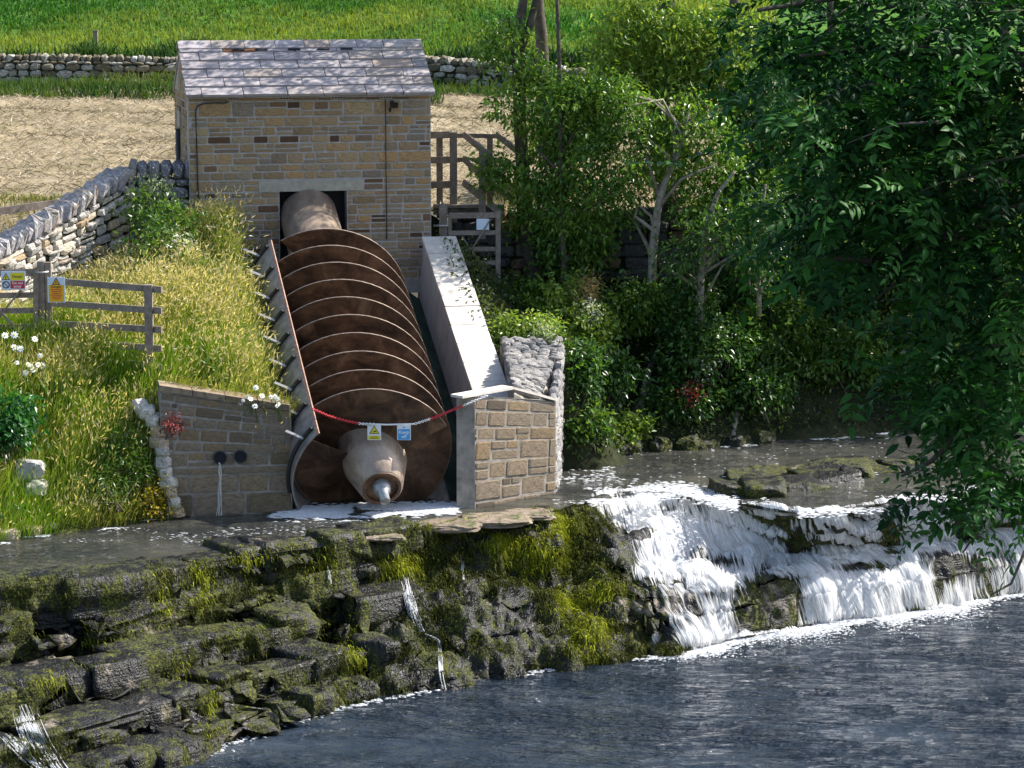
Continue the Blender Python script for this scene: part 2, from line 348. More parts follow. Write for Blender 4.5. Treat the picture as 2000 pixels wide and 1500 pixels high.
def _rock():
    m, t, out = NM('wet_mossy_rock'); g = t.nodes.new('ShaderNodeNewGeometry'); W = g.outputs['Position']; nz = t.nodes.new('ShaderNodeSeparateXYZ'); t.links.new(g.outputs['Normal'], nz.inputs[0])
    n1 = noise(t, 0.8, 3, 0.6, vec=W); n2 = noise(t, 5.5, 5, 0.68, vec=W); n3 = noise(t, 3.2, 4, 0.62, vec=W, mapscale=(1.5, 1.5, 0.45), dist=0.4); n4 = noise(t, 26, 2, 0.6, vec=W)
    strata = noise(t, 2.0, 2, 0.6, vec=W, mapscale=(0.5, 0.5, 7.0))
    rock = ramp(t, n2, [(0.30, (0.002, 0.002, 0.0024)), (0.52, (0.006, 0.006, 0.006)), (0.66, (0.015, 0.014, 0.0125)), (0.80, (0.06, 0.05, 0.04))])
    rock = mixc(t, 0.6, rock, ramp(t, strata, [(0.4, (0.45,) * 3), (0.6, (1.3,) * 3)]), 'MULTIPLY')
    moss = ramp(t, n4, [(0.3, (0.007, 0.009, 0.002)), (0.48, (0.028, 0.032, 0.004)), (0.60, (0.075, 0.082, 0.008)), (0.75, (0.18, 0.19, 0.014))])
    up = math_(t, 'MULTIPLY', nz.outputs[2], -0.04)
    f = ramp(t, math_(t, 'ADD', math_(t, 'ADD', math_(t, 'MULTIPLY', n3, 0.55), math_(t, 'MULTIPLY', n1, 0.5)), up), [(0.47, (0, 0, 0)), (0.55, (1, 1, 1))])
    c = mixc(t, f, rock, moss)
    tan_ = ramp(t, noise(t, 0.7, 4, 0.6, vec=W, dist=0.3), [(0.62, (0, 0, 0)), (0.67, (0.85,) * 3)])
    c = mixc(t, math_(t, 'MULTIPLY', tan_, ramp(t, n2, [(0.42, (0, 0, 0)), (0.55, (1, 1, 1))])), c, (0.30, 0.245, 0.19))
    rg = ramp(t, f, [(0, (0.42,) * 3), (1, (0.9,) * 3)])
    hgt = math_(t, 'ADD', math_(t, 'ADD', n2, math_(t, 'MULTIPLY', n4, 0.35)), math_(t, 'MULTIPLY', strata, 0.5))
    pbsdf(t, out, c, rg, 0, bump(t, hgt, 0.9, 0.08), 0.38); return m
M['rock'] = _rock()
def _water(name, c0, c1, sc, mapscale, bstr, bdist, rough, csc=0.5):
    m, t, out = NM(name); tc = t.nodes.new('ShaderNodeTexCoord')
    n1 = noise(t, sc, 4, 0.6, vec=tc.outputs['Object'], mapscale=mapscale, dist=0.3); n2 = noise(t, sc * 3.7, 3, 0.55, vec=tc.outputs['Object'], mapscale=mapscale)
    col = ramp(t, noise(t, csc, 4, 0.6, vec=tc.outputs['Object'], mapscale=(1, 2, 1)), [(0.35, c0), (0.65, c1)])
    h = math_(t, 'ADD', n1, math_(t, 'MULTIPLY', n2, 0.35))
    pt = ramp(t, noise(t, 0.22, 3, 0.5, vec=tc.outputs['Object'], mapscale=(1, 2.2, 1)), [(0.36, (0.12,) * 3), (0.64, (1.0,) * 3)])
    h = math_(t, 'MULTIPLY', h, pt)
    p = pbsdf(t, out, col, rough, 0, bump(t, h, bstr, bdist), 0.6); p.inputs['IOR'].default_value = 1.33; return m
M['pool'] = _water('pool_water', (0.034, 0.036, 0.032), (0.078, 0.074, 0.058), 2.8, (0.7, 2.2, 1), 1.0, 0.34, 0.05)
M['river'] = _water('river_water', (0.015, 0.025, 0.038), (0.042, 0.054, 0.068), 1.8, (0.7, 2.4, 1), 1.0, 0.60, 0.04)
def _foam():
    m, t, out = NM('white_water'); n = noise(t, 9, 4, 0.6, mapscale=(1, 1, 0.4))
    c = ramp(t, n, [(0.3, (0.70, 0.74, 0.78)), (0.6, (0.9, 0.9, 0.9))])
    p = t.nodes.new('ShaderNodeBsdfPrincipled'); t.links.new(c, p.inputs['Base Color']); p.inputs['Roughness'].default_value = 0.35
    tr = t.nodes.new('ShaderNodeBsdfTranslucent'); tr.inputs[0].default_value = (0.95, 0.96, 0.97, 1)
    mx = nd(t, 'ShaderNodeMixShader', i_0=0.5); t.links.new(p.outputs[0], mx.inputs[1]); t.links.new(tr.outputs[0], mx.inputs[2])
    t.links.new(mx.outputs[0], out.inputs[0]); return m
M['foam'] = _foam()
def _falls():
    m, t, out = NM('falling_water'); a = nd(t, 'ShaderNodeAttribute', attribute_name='col'); s = t.nodes.new('ShaderNodeSeparateXYZ'); t.links.new(a.outputs['Vector'], s.inputs[0])
    def st(fx, fy, det, off):
        c = t.nodes.new('ShaderNodeCombineXYZ'); t.links.new(math_(t, 'MULTIPLY', s.outputs[1], fx), c.inputs[0]); t.links.new(math_(t, 'MULTIPLY', s.outputs[2], fy), c.inputs[1]); c.inputs[2].default_value = off
        return noise(t, 1.0, det, 0.62, vec=c.outputs[0], dist=0.12)
    n1 = st(6.0, 0.8, 3, 0.0); n2 = st(24.0, 1.2, 3, 7.0); n3 = st(60.0, 2.6, 2, 3.0)
    n = math_(t, 'ADD', math_(t, 'ADD', math_(t, 'MULTIPLY', n1, 0.8), math_(t, 'MULTIPLY', n2, 1.05)), math_(t, 'MULTIPLY', n3, 0.6))
    f = ramp(t, math_(t, 'ADD', math_(t, 'SUBTRACT', n, 1.225), math_(t, 'MULTIPLY', s.outputs[0], 1.0)), [(0.40, (0, 0, 0)), (0.50, (0.6,) * 3), (0.62, (1, 1, 1))])
    nb = bump(t, n, 0.6, 0.05)
    p = t.nodes.new('ShaderNodeBsdfPrincipled'); t.links.new(ramp(t, n2, [(0.3, (0.80, 0.83, 0.86)), (0.5, (0.96, 0.96, 0.96))]), p.inputs['Base Color']); p.inputs['Roughness'].default_value = 0.3; t.links.new(nb, p.inputs['Normal'])
    tr = t.nodes.new('ShaderNodeBsdfTranslucent'); tr.inputs[0].default_value = (0.96, 0.97, 0.98, 1); t.links.new(nb, tr.inputs['Normal'])
    mx = nd(t, 'ShaderNodeMixShader', i_0=0.5); t.links.new(p.outputs[0], mx.inputs[1]); t.links.new(tr.outputs[0], mx.inputs[2])
    tp = t.nodes.new('ShaderNodeBsdfTransparent'); m2 = t.nodes.new('ShaderNodeMixShader'); t.links.new(f, m2.inputs[0]); t.links.new(tp.outputs[0], m2.inputs[1]); t.links.new(mx.outputs[0], m2.inputs[2])
    t.links.new(m2.outputs[0], out.inputs[0]); return m
M['falls'] = _falls()
def _clear():
    m, t, out = NM('clear_water_film'); g = t.nodes.new('ShaderNodeBsdfGlossy'); g.inputs['Roughness'].default_value = 0.12
    tr = t.nodes.new('ShaderNodeBsdfTransparent'); tr.inputs[0].default_value = (0.85, 0.9, 0.9, 1)
    fr = nd(t, 'ShaderNodeFresnel', i_IOR=1.33); n = noise(t, 7, 5, 0.6, mapscale=(1, 1, 0.25)); t.links.new(bump(t, n, 0.8, 0.06), g.inputs['Normal'])
    mx = t.nodes.new('ShaderNodeMixShader'); t.links.new(fr.outputs[0], mx.inputs[0]); t.links.new(tr.outputs[0], mx.inputs[1]); t.links.new(g.outputs[0], mx.inputs[2])
    t.links.new(mx.outputs[0], out.inputs[0]); return m
M['film'] = _clear()

# ------------------------------------------------------------------ stone pieces shared between alike stones
def stone_mesh(name, mat, seed, jit=0.09, bev=0.16):
    bm = bmesh.new(); bmesh.ops.create_cube(bm, size=1.0); r = random.Random(seed)
    bmesh.ops.bevel(bm, geom=list(bm.edges), offset=bev, segments=1, affect='EDGES', profile=0.6)
    for v in bm.verts:
        v.co += Vector((r.uniform(-jit, jit), r.uniform(-jit, jit), r.uniform(-jit, jit)))
    me = bpy.data.meshes.new(name); bm.to_mesh(me); bm.free(); me.materials.append(mat); return me
def variants(name, mat, n=8, jit=0.09, bev=0.16, seed=0):
    return [stone_mesh(name, mat, seed + i, jit, bev) for i in range(n)]
# ------------------------------------------------------------------ the frame of the screw and of the house
TOP = PY(612, 458, 54.6); BOT = PY(748, 962, 47.6)
PSI = atan2(BOT[0] - TOP[0], TOP[1] - BOT[1])
HRUN = math.hypot(BOT[0] - TOP[0], BOT[1] - TOP[1]); ALPHA = atan2(TOP[2] - BOT[2], HRUN)
SLEN = math.hypot(HRUN, TOP[2] - BOT[2])
LATA = np.array([cos(PSI), sin(PSI)]); DOWN = np.array([sin(PSI), -cos(PSI)])
def lat(x, y): return (x - TOP[0]) * LATA[0] + (y - TOP[1]) * LATA[1]
def run(x, y): return (x - TOP[0]) * DOWN[0] + (y - TOP[1]) * DOWN[1]
HPSI = radians(12.0)
HO = PY(369, 300, 54.55)                                  # front left corner of the house
HA = np.array([cos(HPSI), sin(HPSI)])
def _w():
    lo, hi = 3.0, 7.0
    for _ in range(40):
        m = (lo + hi) / 2; p = HO[:2] + HA * m; dpt = p[1] * cos(TH) - (4.5 - CAM[2]) * sin(TH)
        if 1000 + F * p[0] / dpt < 842: lo = m
        else: hi = m
    return lo
HW = _w(); HD = 2.8
EAVE = PY(369, 186, 54.55)[2]
print('house width', round(HW, 2), 'eave', round(EAVE, 2), 'screw slope', round(math.degrees(ALPHA), 1), 'yaw', round(math.degrees(PSI), 1), 'len', round(SLEN, 2))

# ------------------------------------------------------------------ the setting: banks, field, hill
PIER_L0, PIER_L1 = PZ(345, 1008, 0), PZ(571, 1000, 0)
ZWALL0 = PY(255, 330, 54.5)                               # corner of the retaining wall
WD = np.array([-0.52, -0.85]); WD = WD / np.linalg.norm(WD)
def wall_line(t): return ZWALL0[:2] + WD * t
lip_pts = [TOP[:2] + LATA * -1.9 + DOWN * s for s in (0.4, 2.2, 4.0, 5.6)]
def axis_z(s): return TOP[2] - s * tan(ALPHA)
ctrl = [tuple(PZ(u, v, 0)) for u, v in ((-300, 1085), (-100, 1070), (0, 1056), (150, 1036), (250, 1020), (345, 1008))]
ctrl += [(*PZ(u, v, 0)[:2] - np.array([0, 1.2]), -0.6) for u, v in ((-100, 1075), (100, 1045), (250, 1020), (345, 1008))]
ctrl += [tuple(PY(310, 790, 48.3)), tuple(PY(450, 800, 48.5)), tuple(PY(560, 815, 48.7))]
ctrl += [tuple(PY(90, 670, 49.8)), tuple(PY(-150, 680, 49.5)), tuple(PY(200, 700, 49.6))]
ctrl += [(*wall_line(0.2), 2.9), (*wall_line(3.2), 2.75), (*wall_line(7.0), 2.6)]
ctrl += [(*p, axis_z(s) + 0.15) for p, s in zip(lip_pts, (0.4, 2.2, 4.0, 5.6))]
ctrl += [(*(HO[:2] + HA * 0.3 - np.array([0, 0.2])), 4.0), (*(ZWALL0[:2] + np.array([0.6, 0.0])), 3.9), tuple(PY(330, 620, 51.0)), tuple(PY(420, 640, 51.2))]
zL = RBF(ctrl)
def mesh_grid(name, xs, ys, zf, keep, mat, kind='structure', smooth_=True):
    X, Y = np.meshgrid(xs, ys); Z = zf(X, Y); m, n = X.shape
    q = grid_faces(m, n); cx = X.ravel()[q].mean(1); cy = Y.ravel()[q].mean(1)
    q = q[keep(cx, cy)]
    used = np.unique(q); remap = np.full(m * n, -1); remap[used] = np.arange(len(used))
    V = np.stack([X.ravel(), Y.ravel(), Z.ravel()], 1)[used]
    mb = MB(); mb.add(V, [remap[q]]); o = mb.build(name, mat, None, smooth_); o['kind'] = kind; return o
pier_dir = nrm((PIER_L1 - PIER_L0)[:2])
def front_of_pier(x, y):                                   # metres in front of the left pier's face
    return -((x - PIER_L0[0]) * -pier_dir[1] + (y - PIER_L0[1]) * pier_dir[0])
def behind_wall(x, y): return (x - ZWALL0[0]) * -WD[1] + (y - ZWALL0[1]) * WD[0]     # >0 on the river side of the slanting wall
def keepL(x, y):
    k = (lat(x, y) < -1.72)
    k &= ~((x > PIER_L0[0] + 0.02) & (front_of_pier(x, y) > -0.2))
    k &= (behind_wall(x, y) > -0.2) & (y < 55.2)
    return k
mesh_grid('left_bank', np.arange(-15, -2.6, 0.11), np.arange(43.5, 55.4, 0.11), lambda X, Y: zL(X, Y) + 0.09 * fbm2(X, Y, 1.6, 4, 3), keepL, M['bank_soil'])

ctrlR = [tuple(PZ(u, v, 0)) for u, v in ((1095, 892), (1200, 886), (1350, 876), (1500, 862), (1750, 846), (2000, 838), (2300, 830), (2700, 820))]
ctrlR += [(p[0], p[1] - 1.5, -0.8) for p in (PZ(1100, 892, 0), PZ(1500, 862, 0), PZ(2000, 838, 0), PZ(2700, 820, 0))]
ctrlR += [tuple(PY(u, v, y)) for u, v, y in ((990, 575, 57.0), (925, 575, 56.2), (1250, 600, 57.0), (1450, 590, 57.6), (1700, 570, 58.2), (2100, 560, 58.5), (2700, 540, 59), (1000, 655, 53.0), (1090, 668, 52.2), (1120, 690, 52.8), (960, 560, 54.6), (900, 500, 55.4), (1300, 720, 55.6), (1500, 720, 56.3), (1800, 700, 57.0), (2200, 690, 57.4))]
ctrlR += [(x, y, 4.32) for x, y in ((5.2, 58.9), (7, 59.2), (10, 59.3), (15, 59.5))]
zR = RBF(ctrlR)
def keepR(x, y): return (lat(x, y) > 2.5) & (y < np.where(x < 4.9, 57.5 + np.maximum(x, 0) * 0.1, 59.6)) & ~((lat(x, y) < 4.6) & (run(x, y) > 4.35))
mesh_grid('right_bank', np.arange(-2.2, 16, 0.13), np.arange(49.0, 60.2, 0.13), lambda X, Y: zR(X, Y) + 0.16 * fbm2(X, Y, 1.3, 4, 5), keepR, M['wood_soil'])

FIELD_POLY = [(-60, 44), (wall_line(9)[0], wall_line(9)[1]), tuple(wall_line(0)), tuple(HO[:2] + np.array([0.1, 0.3])), tuple(HO[:2] + HA * HW + np.array([-0.4, 1.5])), (0.3, 57.6), (12, 58.6), (60, 58.6), (60, 101), (-60, 101)]
def in_poly(x, y, poly):
    r = np.zeros(np.shape(x), bool); n = len(poly)
    for i in range(n):
        (x0, y0), (x1, y1) = poly[i], poly[(i + 1) % n]
        c = ((y0 > y) != (y1 > y)) & (x < (x1 - x0) * (y - y0) / ((y1 - y0) if y1 != y0 else 1e-9) + x0); r ^= c
    return r
def zF(x, y):
    rows = 0.15 * np.sin((y * 0.93 + 0.25 * x) * 2 * pi / 4.6 + 1.2 * fbm2(x, y, 0.15, 2, 8))
    z = 4.28 + (y - 55) * 0.0115 + rows * smooth(54, 60, y) + 0.08 * fbm2(x, y, 0.7, 3, 9)
    low = smooth(-7.2, -10.5, x) * smooth(58.5, 53.0, y) * 1.0       # the field dips towards the lower end of the wall
    return z - low
mesh_grid('hay_field', np.arange(-40, 40, 0.30), np.arange(44, 101.5, 0.30), zF, lambda x, y: in_poly(x, y, FIELD_POLY), M['hayfield'])
def zH(x, y): return 4.55 + smooth(99, 102.5, y) * 0.75 + np.maximum(y - 100.8, 0) * 0.235 + 0.35 * fbm2(x, y, 0.12, 3, 21) * smooth(100, 106, y) + 0.10 * fbm2(x, y, 0.8, 3, 22)
mesh_grid('hillside', np.r_[np.arange(-70, 70, 0.7)], np.r_[np.arange(96.0, 130, 0.45), np.arange(130, 241, 2.5)], zH, lambda x, y: x > -1e9, M['meadow'])
# near bank below the camera that carries the overhanging tree (outside the frame)
mesh_grid('near_bank', np.arange(5.0, 30, 0.5), np.arange(6, 46, 0.5), lambda X, Y: -2.4 + 3.4 * smooth(5.2, 9.0, X - 0.20 * np.maximum(Y - 24, 0)) + 0.15 * fbm2(X, Y, 0.6, 3, 4), lambda x, y: x > -99, M['wood_soil'])

# ------------------------------------------------------------------ weir: rows of px stations (crest, foot of first drop, lip of second drop, foot)
ST = np.array([
    [(-480, 1195), (-390, 1370), (-350, 1440), (-280, 1720)],
    [(-260, 1168), (-170, 1330), (-140, 1370), (-60, 1640)],
    [(0, 1142), (60, 1290), (75, 1315), (150, 1570)],
    [(200, 1128), (240, 1265), (252, 1292), (330, 1500)],
    [(420, 1092), (450, 1210), (456, 1240), (500, 1437)],
    [(600, 1068), (620, 1180), (626, 1205), (660, 1387)],
    [(800, 1035), (820, 1150), (830, 1176), (860, 1347)],
    [(960, 1010), (1000, 1125), (1012, 1152), (1060, 1312)],
    [(1085, 992), (1150, 1110), (1165, 1138), (1250, 1290)],
    [(1150, 972), (1230, 1125), (1246, 1148), (1325, 1280)],
    [(1330, 950), (1390, 1105), (1400, 1140), (1430, 1252)],
    [(1450, 985), (1520, 1085), (1530, 1115), (1570, 1228)],
    [(1580, 1003), (1620, 1085), (1650, 1100), (1700, 1208)],
    [(1720, 985), (1760, 1065), (1800, 1080), (1830, 1190)],
    [(1900, 960), (1930, 1040), (1960, 1055), (1990, 1162)],
    [(2150, 930), (2180, 1005), (2200, 1025), (2230, 1130)],
    [(2500, 885), (2540, 955), (2560, 975), (2600, 1080)]], float)
ROWZ = (0.0, -0.95, -1.08, -2.05)
LOWZ = -2.05
STW = np.array([[PZ(*ST[i, r], ROWZ[r]) for r in range(4)] for i in range(len(ST))])    # stations x rows x 3
NST = len(ST)
def rows_at(k):
    """world rows at fractional stations k (N,) -> (N,4,3), smoothed"""
    k = np.clip(k, 0, NST - 1.001); i = k.astype(int); t = (k - i)[:, None, None]
    g = lambda j: STW[np.clip(j, 0, NST - 1)]
    p0, p1, p2, p3 = g(i - 1), g(i), g(i + 1), g(i + 2)
    return 0.5 * (2 * p1 + (p2 - p0) * t + (2 * p0 - 5 * p1 + 4 * p2 - p3) * t ** 2 + (3 * p1 - p0 - 3 * p2 + p3) * t ** 3) * 0.6 + (p1 * (1 - t) + p2 * t) * 0.4
def cellrand(x, seed):                                       # piecewise constant blocks of uneven width, short ramps between
    y = x + 0.35 * vnoise(np.stack([x * 0.9, np.zeros_like(x) + seed, np.zeros_like(x)], -1), seed)
    f = np.floor(y); t = smooth(0.90, 1.0, y - f); z = np.zeros_like(f)
    return hash3(f, z, z, seed) * (1 - t) + hash3(f + 1, z, z, seed) * t
SEGN = (2, 1, 3)
UCUT = {0.7: -0.05, 0.8: -0.09, 0.84: -0.08, 0.855: 0.03, 0.87: 0.10, 0.885: 0.12, 0.91: 0.07, 0.95: 0.0}
def weir_surface(k, tread=True):
    """k (N,) stations -> polyline per station (N,Q,3)"""
    R = rows_at(k); N = len(k); out = []
    blk = k * 1.9
    HD_ = nrm(R[:, 3, :2] - R[:, 0, :2])
    fall = smooth(5.0, 5.9, k)[:, None]                      # the open falls on the right are smoother
    for s in range(3):
        a, b = R[:, s], R[:, s + 1]; n = SEGN[s]
        for j in range(n):
            for (f, g) in ((0.00, 0.00), (0.10, 0.005), (0.24, 0.02), (0.40, 0.03), (0.56, 0.045), (0.70, 0.06), (0.80, 0.10), (0.84, 0.22), (0.855, 0.38), (0.87, 0.54), (0.885, 0.70), (0.91, 0.86), (0.95, 0.97)):
                fm0 = f; f = f + np.zeros(N); g = g + np.zeros(N)
                jf = (cellrand(blk * (1 + 0.3 * j) + 3.1 * s, 40 + s * 7 + j) - 0.5) * 1.1 * (0.3 if s == 1 else 1.0)
                jz = (cellrand(blk * (0.8 + 0.25 * j) + 1.7 * s, 60 + s * 7 + j) - 0.42) * 1.1
                ff = (j + np.clip(f + jf * smooth(0, 0.5, f) * smooth(1.0, 0.9, f), 0, 1)) / n
                gg = (j + np.clip(g + jz * smooth(0, 0.1, f) * smooth(1.0, 0.93, f), 0, 1)) / n
                fm = (j + f) / n                              # falls: plain slope for the first drop, upright for the second
                gs = fm
                ff = ff[:, None] * (1 - fall) + (fm[:, None] * 1.0) * fall
                gg = gg[:, None] * (1 - fall) + ((np.clip(fm + 0.075 * np.sin(fm * 19 + 3 * vnoise(np.stack([k * 2.3, k * 0, k * 0], -1), 5)), 0, 1) if s == 0 else (fm if s == 1 else fm ** 1.7))[:, None]) * fall
                p = a * (1 - ff) + b * ff; p[:, 2:3] = a[:, 2:3] * (1 - gg) + b[:, 2:3] * gg
                uc = -UCUT.get(round(float(fm0), 3), 0.0) * (1.9 * cellrand(blk * 1.3 + 2.3 * s + j, 80 + s * 5 + j) - 0.35) * (1 - 0.7 * fall[:, 0]); p[:, :2] += HD_[:, :] * uc[:, None]
                out.append(p)
    out.append(R[:, 3]); e = R[:, 3].copy(); e[:, 2] -= 0.5; e[:, 1] -= 0.2; out.append(e)
    P = np.stack(out, 1)
    back = P[:, :1].copy(); back2 = P[:, :1].copy(); back[:, :, 1] += 0.35; back[:, :, 2] -= 0.01; back2[:, :, 1] += 0.9; back2[:, :, 2] -= 0.35
    return np.concatenate([back2, back, P], 1)
def weir_normals(P):
    du = np.gradient(P, axis=0); dv = np.gradient(P, axis=1); n = nrm(np.cross(du, dv)); 
    return n * np.sign((n * np.array([0.2, -0.6, 0.8])).sum(-1, keepdims=True) + 1e-6)
KS = np.linspace(0.4, NST - 1.05, 760)
PW = weir_surface(KS); NW = weir_normals(PW)
roughw = (0.13 * fbm(PW * np.array([1.3, 1.3, 1.7]), 4, 2) + 0.13 * fbm(PW * np.array([2.4, 2.4, 0.45]), 3, 9) - 0.16 * smooth(0.0, 0.16, 0.10 - np.abs(vnoise(PW * np.array([1.5, 1.5, 0.18]), 19))) + 0.035 * fbm(PW * 6.0, 3, 12))
midk = (smooth(4.9, 5.7, KS) * (1 - smooth(8.9, 9.5, KS)))[:, None]
roughw = roughw + midk * (0.17 * fbm(PW * np.array([2.1, 2.1, 0.35]), 3, 29) + 0.10 * np.abs(fbm(PW * np.array([4.2, 4.2, 0.6]), 2, 35)) - 0.20 * smooth(0.15, 0.55, fbm(PW * np.array([0.9, 0.9, 1.1]), 3, 37)))
crestfade = np.ones(PW.shape[1]); crestfade[:4] = 0.25
fallfade = 1 - 0.45 * smooth(9.0, 9.8, KS)[:, None]
PWD = PW + NW * (roughw * crestfade[None] * fallfade)[..., None]
lift = 0.10 * np.maximum(fbm(np.stack([KS * 1.7, KS * 0, KS * 0], -1), 3, 77), -0.25) * (1 - smooth(8.6, 9.4, KS)); PWD[:, 2:7, 2] += lift[:, None] * np.array([0.6, 1, 1, 0.7, 0.3])[None]
pushb = (0.24 * (1 - smooth(5.0, 5.8, KS)))[:, None] * np.r_[0, 0, 0.3, 0.6, np.ones(PW.shape[1] - 4)][None]; PWD = PWD - NW * pushb[..., None]; PWD[:, 2:6, 2] -= 0.06 * (1 - smooth(5.0, 5.8, KS))[:, None]
mb = MB(); mb.add(PWD.reshape(-1, 3), [grid_faces(*PWD.shape[:2])])
weir = tag(mb.build('weir_rock', M['rock'], None, True), kind='structure')

# bedded blocks of the weir, course by course
def block_mesh(seed):
    bm = bmesh.new(); bmesh.ops.create_cube(bm, size=1.0); bmesh.ops.subdivide_edges(bm, edges=list(bm.edges), cuts=6, use_grid_fill=True)
    me = bpy.data.meshes.new('rock'); bm.to_mesh(me); bm.free(); V = np.empty(len(me.vertices) * 3); me.vertices.foreach_get('co', V); V = V.reshape(-1, 3)
    sph = nrm(V) * 0.62; V2 = V * 0.95 + sph * 0.05
    lay = 0.045 * np.sign(vnoise(np.stack([V[:, 2] * 5.5, 0 * V[:, 0] + seed, 0 * V[:, 0]], -1), seed)) * (np.abs(V[:, 2]) < 0.49)
    V2[:, :2] *= (1 + lay)[:, None]
    nn = nrm(V); V2 += nn * (0.08 * fbm(V * 1.7 + seed * 5.1, 4, seed) + 0.07 * vnoise(V * np.array([7, 7, 1.0]) + seed, seed + 3))[:, None]
    rc_ = rng_(seed)
    for _ in range(3):
        pn = nrm(rc_.normal(size=3) * np.array([1.0, 1.0, 0.7])); ex_ = (V2 @ pn) - rc_.uniform(0.48, 0.62); V2 -= pn * np.maximum(ex_, 0)[:, None]
    me.vertices.foreach_set('co', V2.ravel().astype(np.float32)); me.materials.append(M['rock']); me.polygons.foreach_set('use_smooth', np.ones(len(me.polygons), bool)); me.update(); return me, V2
BLK = [block_mesh(300 + i) for i in range(14)]
rk = rng_(33); BLOCKV = []; ZC = [0.05, -0.44, -0.90, -1.34, -1.72]
def front(k, z):
    R = rows_at(np.array([k]))[0]; zz = np.array(ROWZ); i = 0 if z > ROWZ[1] else (1 if z > ROWZ[2] else 2); f = np.clip((zz[i] - z) / (zz[i] - zz[i + 1]), 0, 1); return R[i] * (1 - f) + R[i + 1] * f
for c, zt_ in enumerate(ZC):
    k = 0.55 + 0.2 * rk.random(); zb = ZC[c + 1] if c < 4 else -2.35
    while k < 5.35 + 0.5 * rk.random():
        wd = rk.uniform(0.40, 1.15); a = front(k, zb); b = front(k + 0.25, zb); lpk = np.linalg.norm((b - a)[:2]) / 0.25; k2 = k + wd / lpk; km = (k + k2) / 2
        fr_ = front(km, zb); tg = nrm(front(km + 0.1, zb)[:2] - front(km - 0.1, zb)[:2]); ou = np.array([tg[1], -tg[0]]); zl_ = 0.07 * float(vnoise(np.array([[km * 0.9, c * 3.1, 0]]), 71)[0]); dep = rk.uniform(0.7, 1.1)
        if rk.random() > (0.0 if c == 0 else 0.07):
            jo = rk.uniform(-0.12, 0.14) if c else rk.uniform(-0.05, 0.12); topz = zt_ + zl_ + rk.normal() * 0.05 - (0.03 if c == 0 else 0); hh = zt_ - zb
            parts_ = [(topz, hh + 0.14, jo, 0.0, wd)]
            if rk.random() < 0.30: cs = rk.uniform(0.4, 0.6); parts_ = [(topz, hh * cs + 0.03, jo - rk.uniform(0.0, 0.08), 0.0, wd), (topz - hh * cs, hh * (1 - cs) + 0.14, jo + rk.uniform(0, 0.06), rk.normal() * 0.08, wd * rk.uniform(0.8, 1.05))]
            for top, h, jj_, sh_, w_ in parts_:
                ctr = fr_[:2] + ou * (jj_ - dep / 2) + tg * sh_
                bi = rk.integers(14); Mx = Matrix.Translation((ctr[0], ctr[1], top - h / 2)) @ Matrix.Rotation(atan2(tg[1], tg[0]) + rk.normal() * 0.06, 4, 'Z') @ Matrix.Rotation(rk.normal() * 0.03, 4, 'Y') @ Matrix.Rotation(rk.normal() * 0.03 - 0.02, 4, 'X') @ Matrix.Diagonal((w_ * 1.22, dep, h * 1.06, 1))
                o = link('rock', BLK[bi][0], weir); o.matrix_local = Mx; mm = np.array(Mx); BLOCKV.append((BLK[bi][1] @ mm[:3, :3].T + mm[:3, 3], ou, top, h, km))
        k = k2
print('weir blocks', len(BLOCKV))

# ------------------------------------------------------------------ water
def wavy(X, Y, a, seed): return a * (fbm2(X * 0.8, Y * 1.7, 1.3, 3, seed) + 0.5 * fbm2(X, Y * 1.8, 3.1, 2, seed + 1))
KU = np.linspace(0.2, NST - 1.1, 420); C0 = rows_at(KU)[:, 0]
NT = 150; tt = np.r_[np.linspace(0, 1, NT) ** 1.6]
YF = 64.0; X = np.repeat(C0[:, :1], NT, 1); Y = C0[:, 1:2] + 0.25 * 0 + (YF - C0[:, 1:2]) * tt[None]
Y = Y - 0.10 * (tt[None] < 1e-6)
Z = wavy(X, Y, 0.012, 31) - 0.02 * (tt[None] < 0.004)
nearc = np.exp(-((Y - C0[:, 1:2]) / 1.5) ** 2) * (1 - smooth(5.5, 7.5, KU))[:, None]; Z = Z + 0.016 * nearc * fbm2(X, Y * 1.4, 4.2, 3, 33)
mb = MB(); mb.add(np.stack([X, Y, Z], -1).reshape(-1, 3), [grid_faces(420, NT)])
upper = tag(mb.build('upper_pool_water', M['pool'], None, True), kind='structure')
xs = np.arange(-15, 16, 0.10); ys = np.r_[np.arange(8, 34, 0.5), np.arange(34, 54, 0.09)]
X, Y = np.meshgrid(xs, ys)
mb = MB(); mb.add(np.stack([X, Y, LOWZ + wavy(X, Y, 0.025, 51)], -1).reshape(-1, 3), [grid_faces(*X.shape)])
lower = tag(mb.build('river_water', M['river'], None, True), kind='structure')
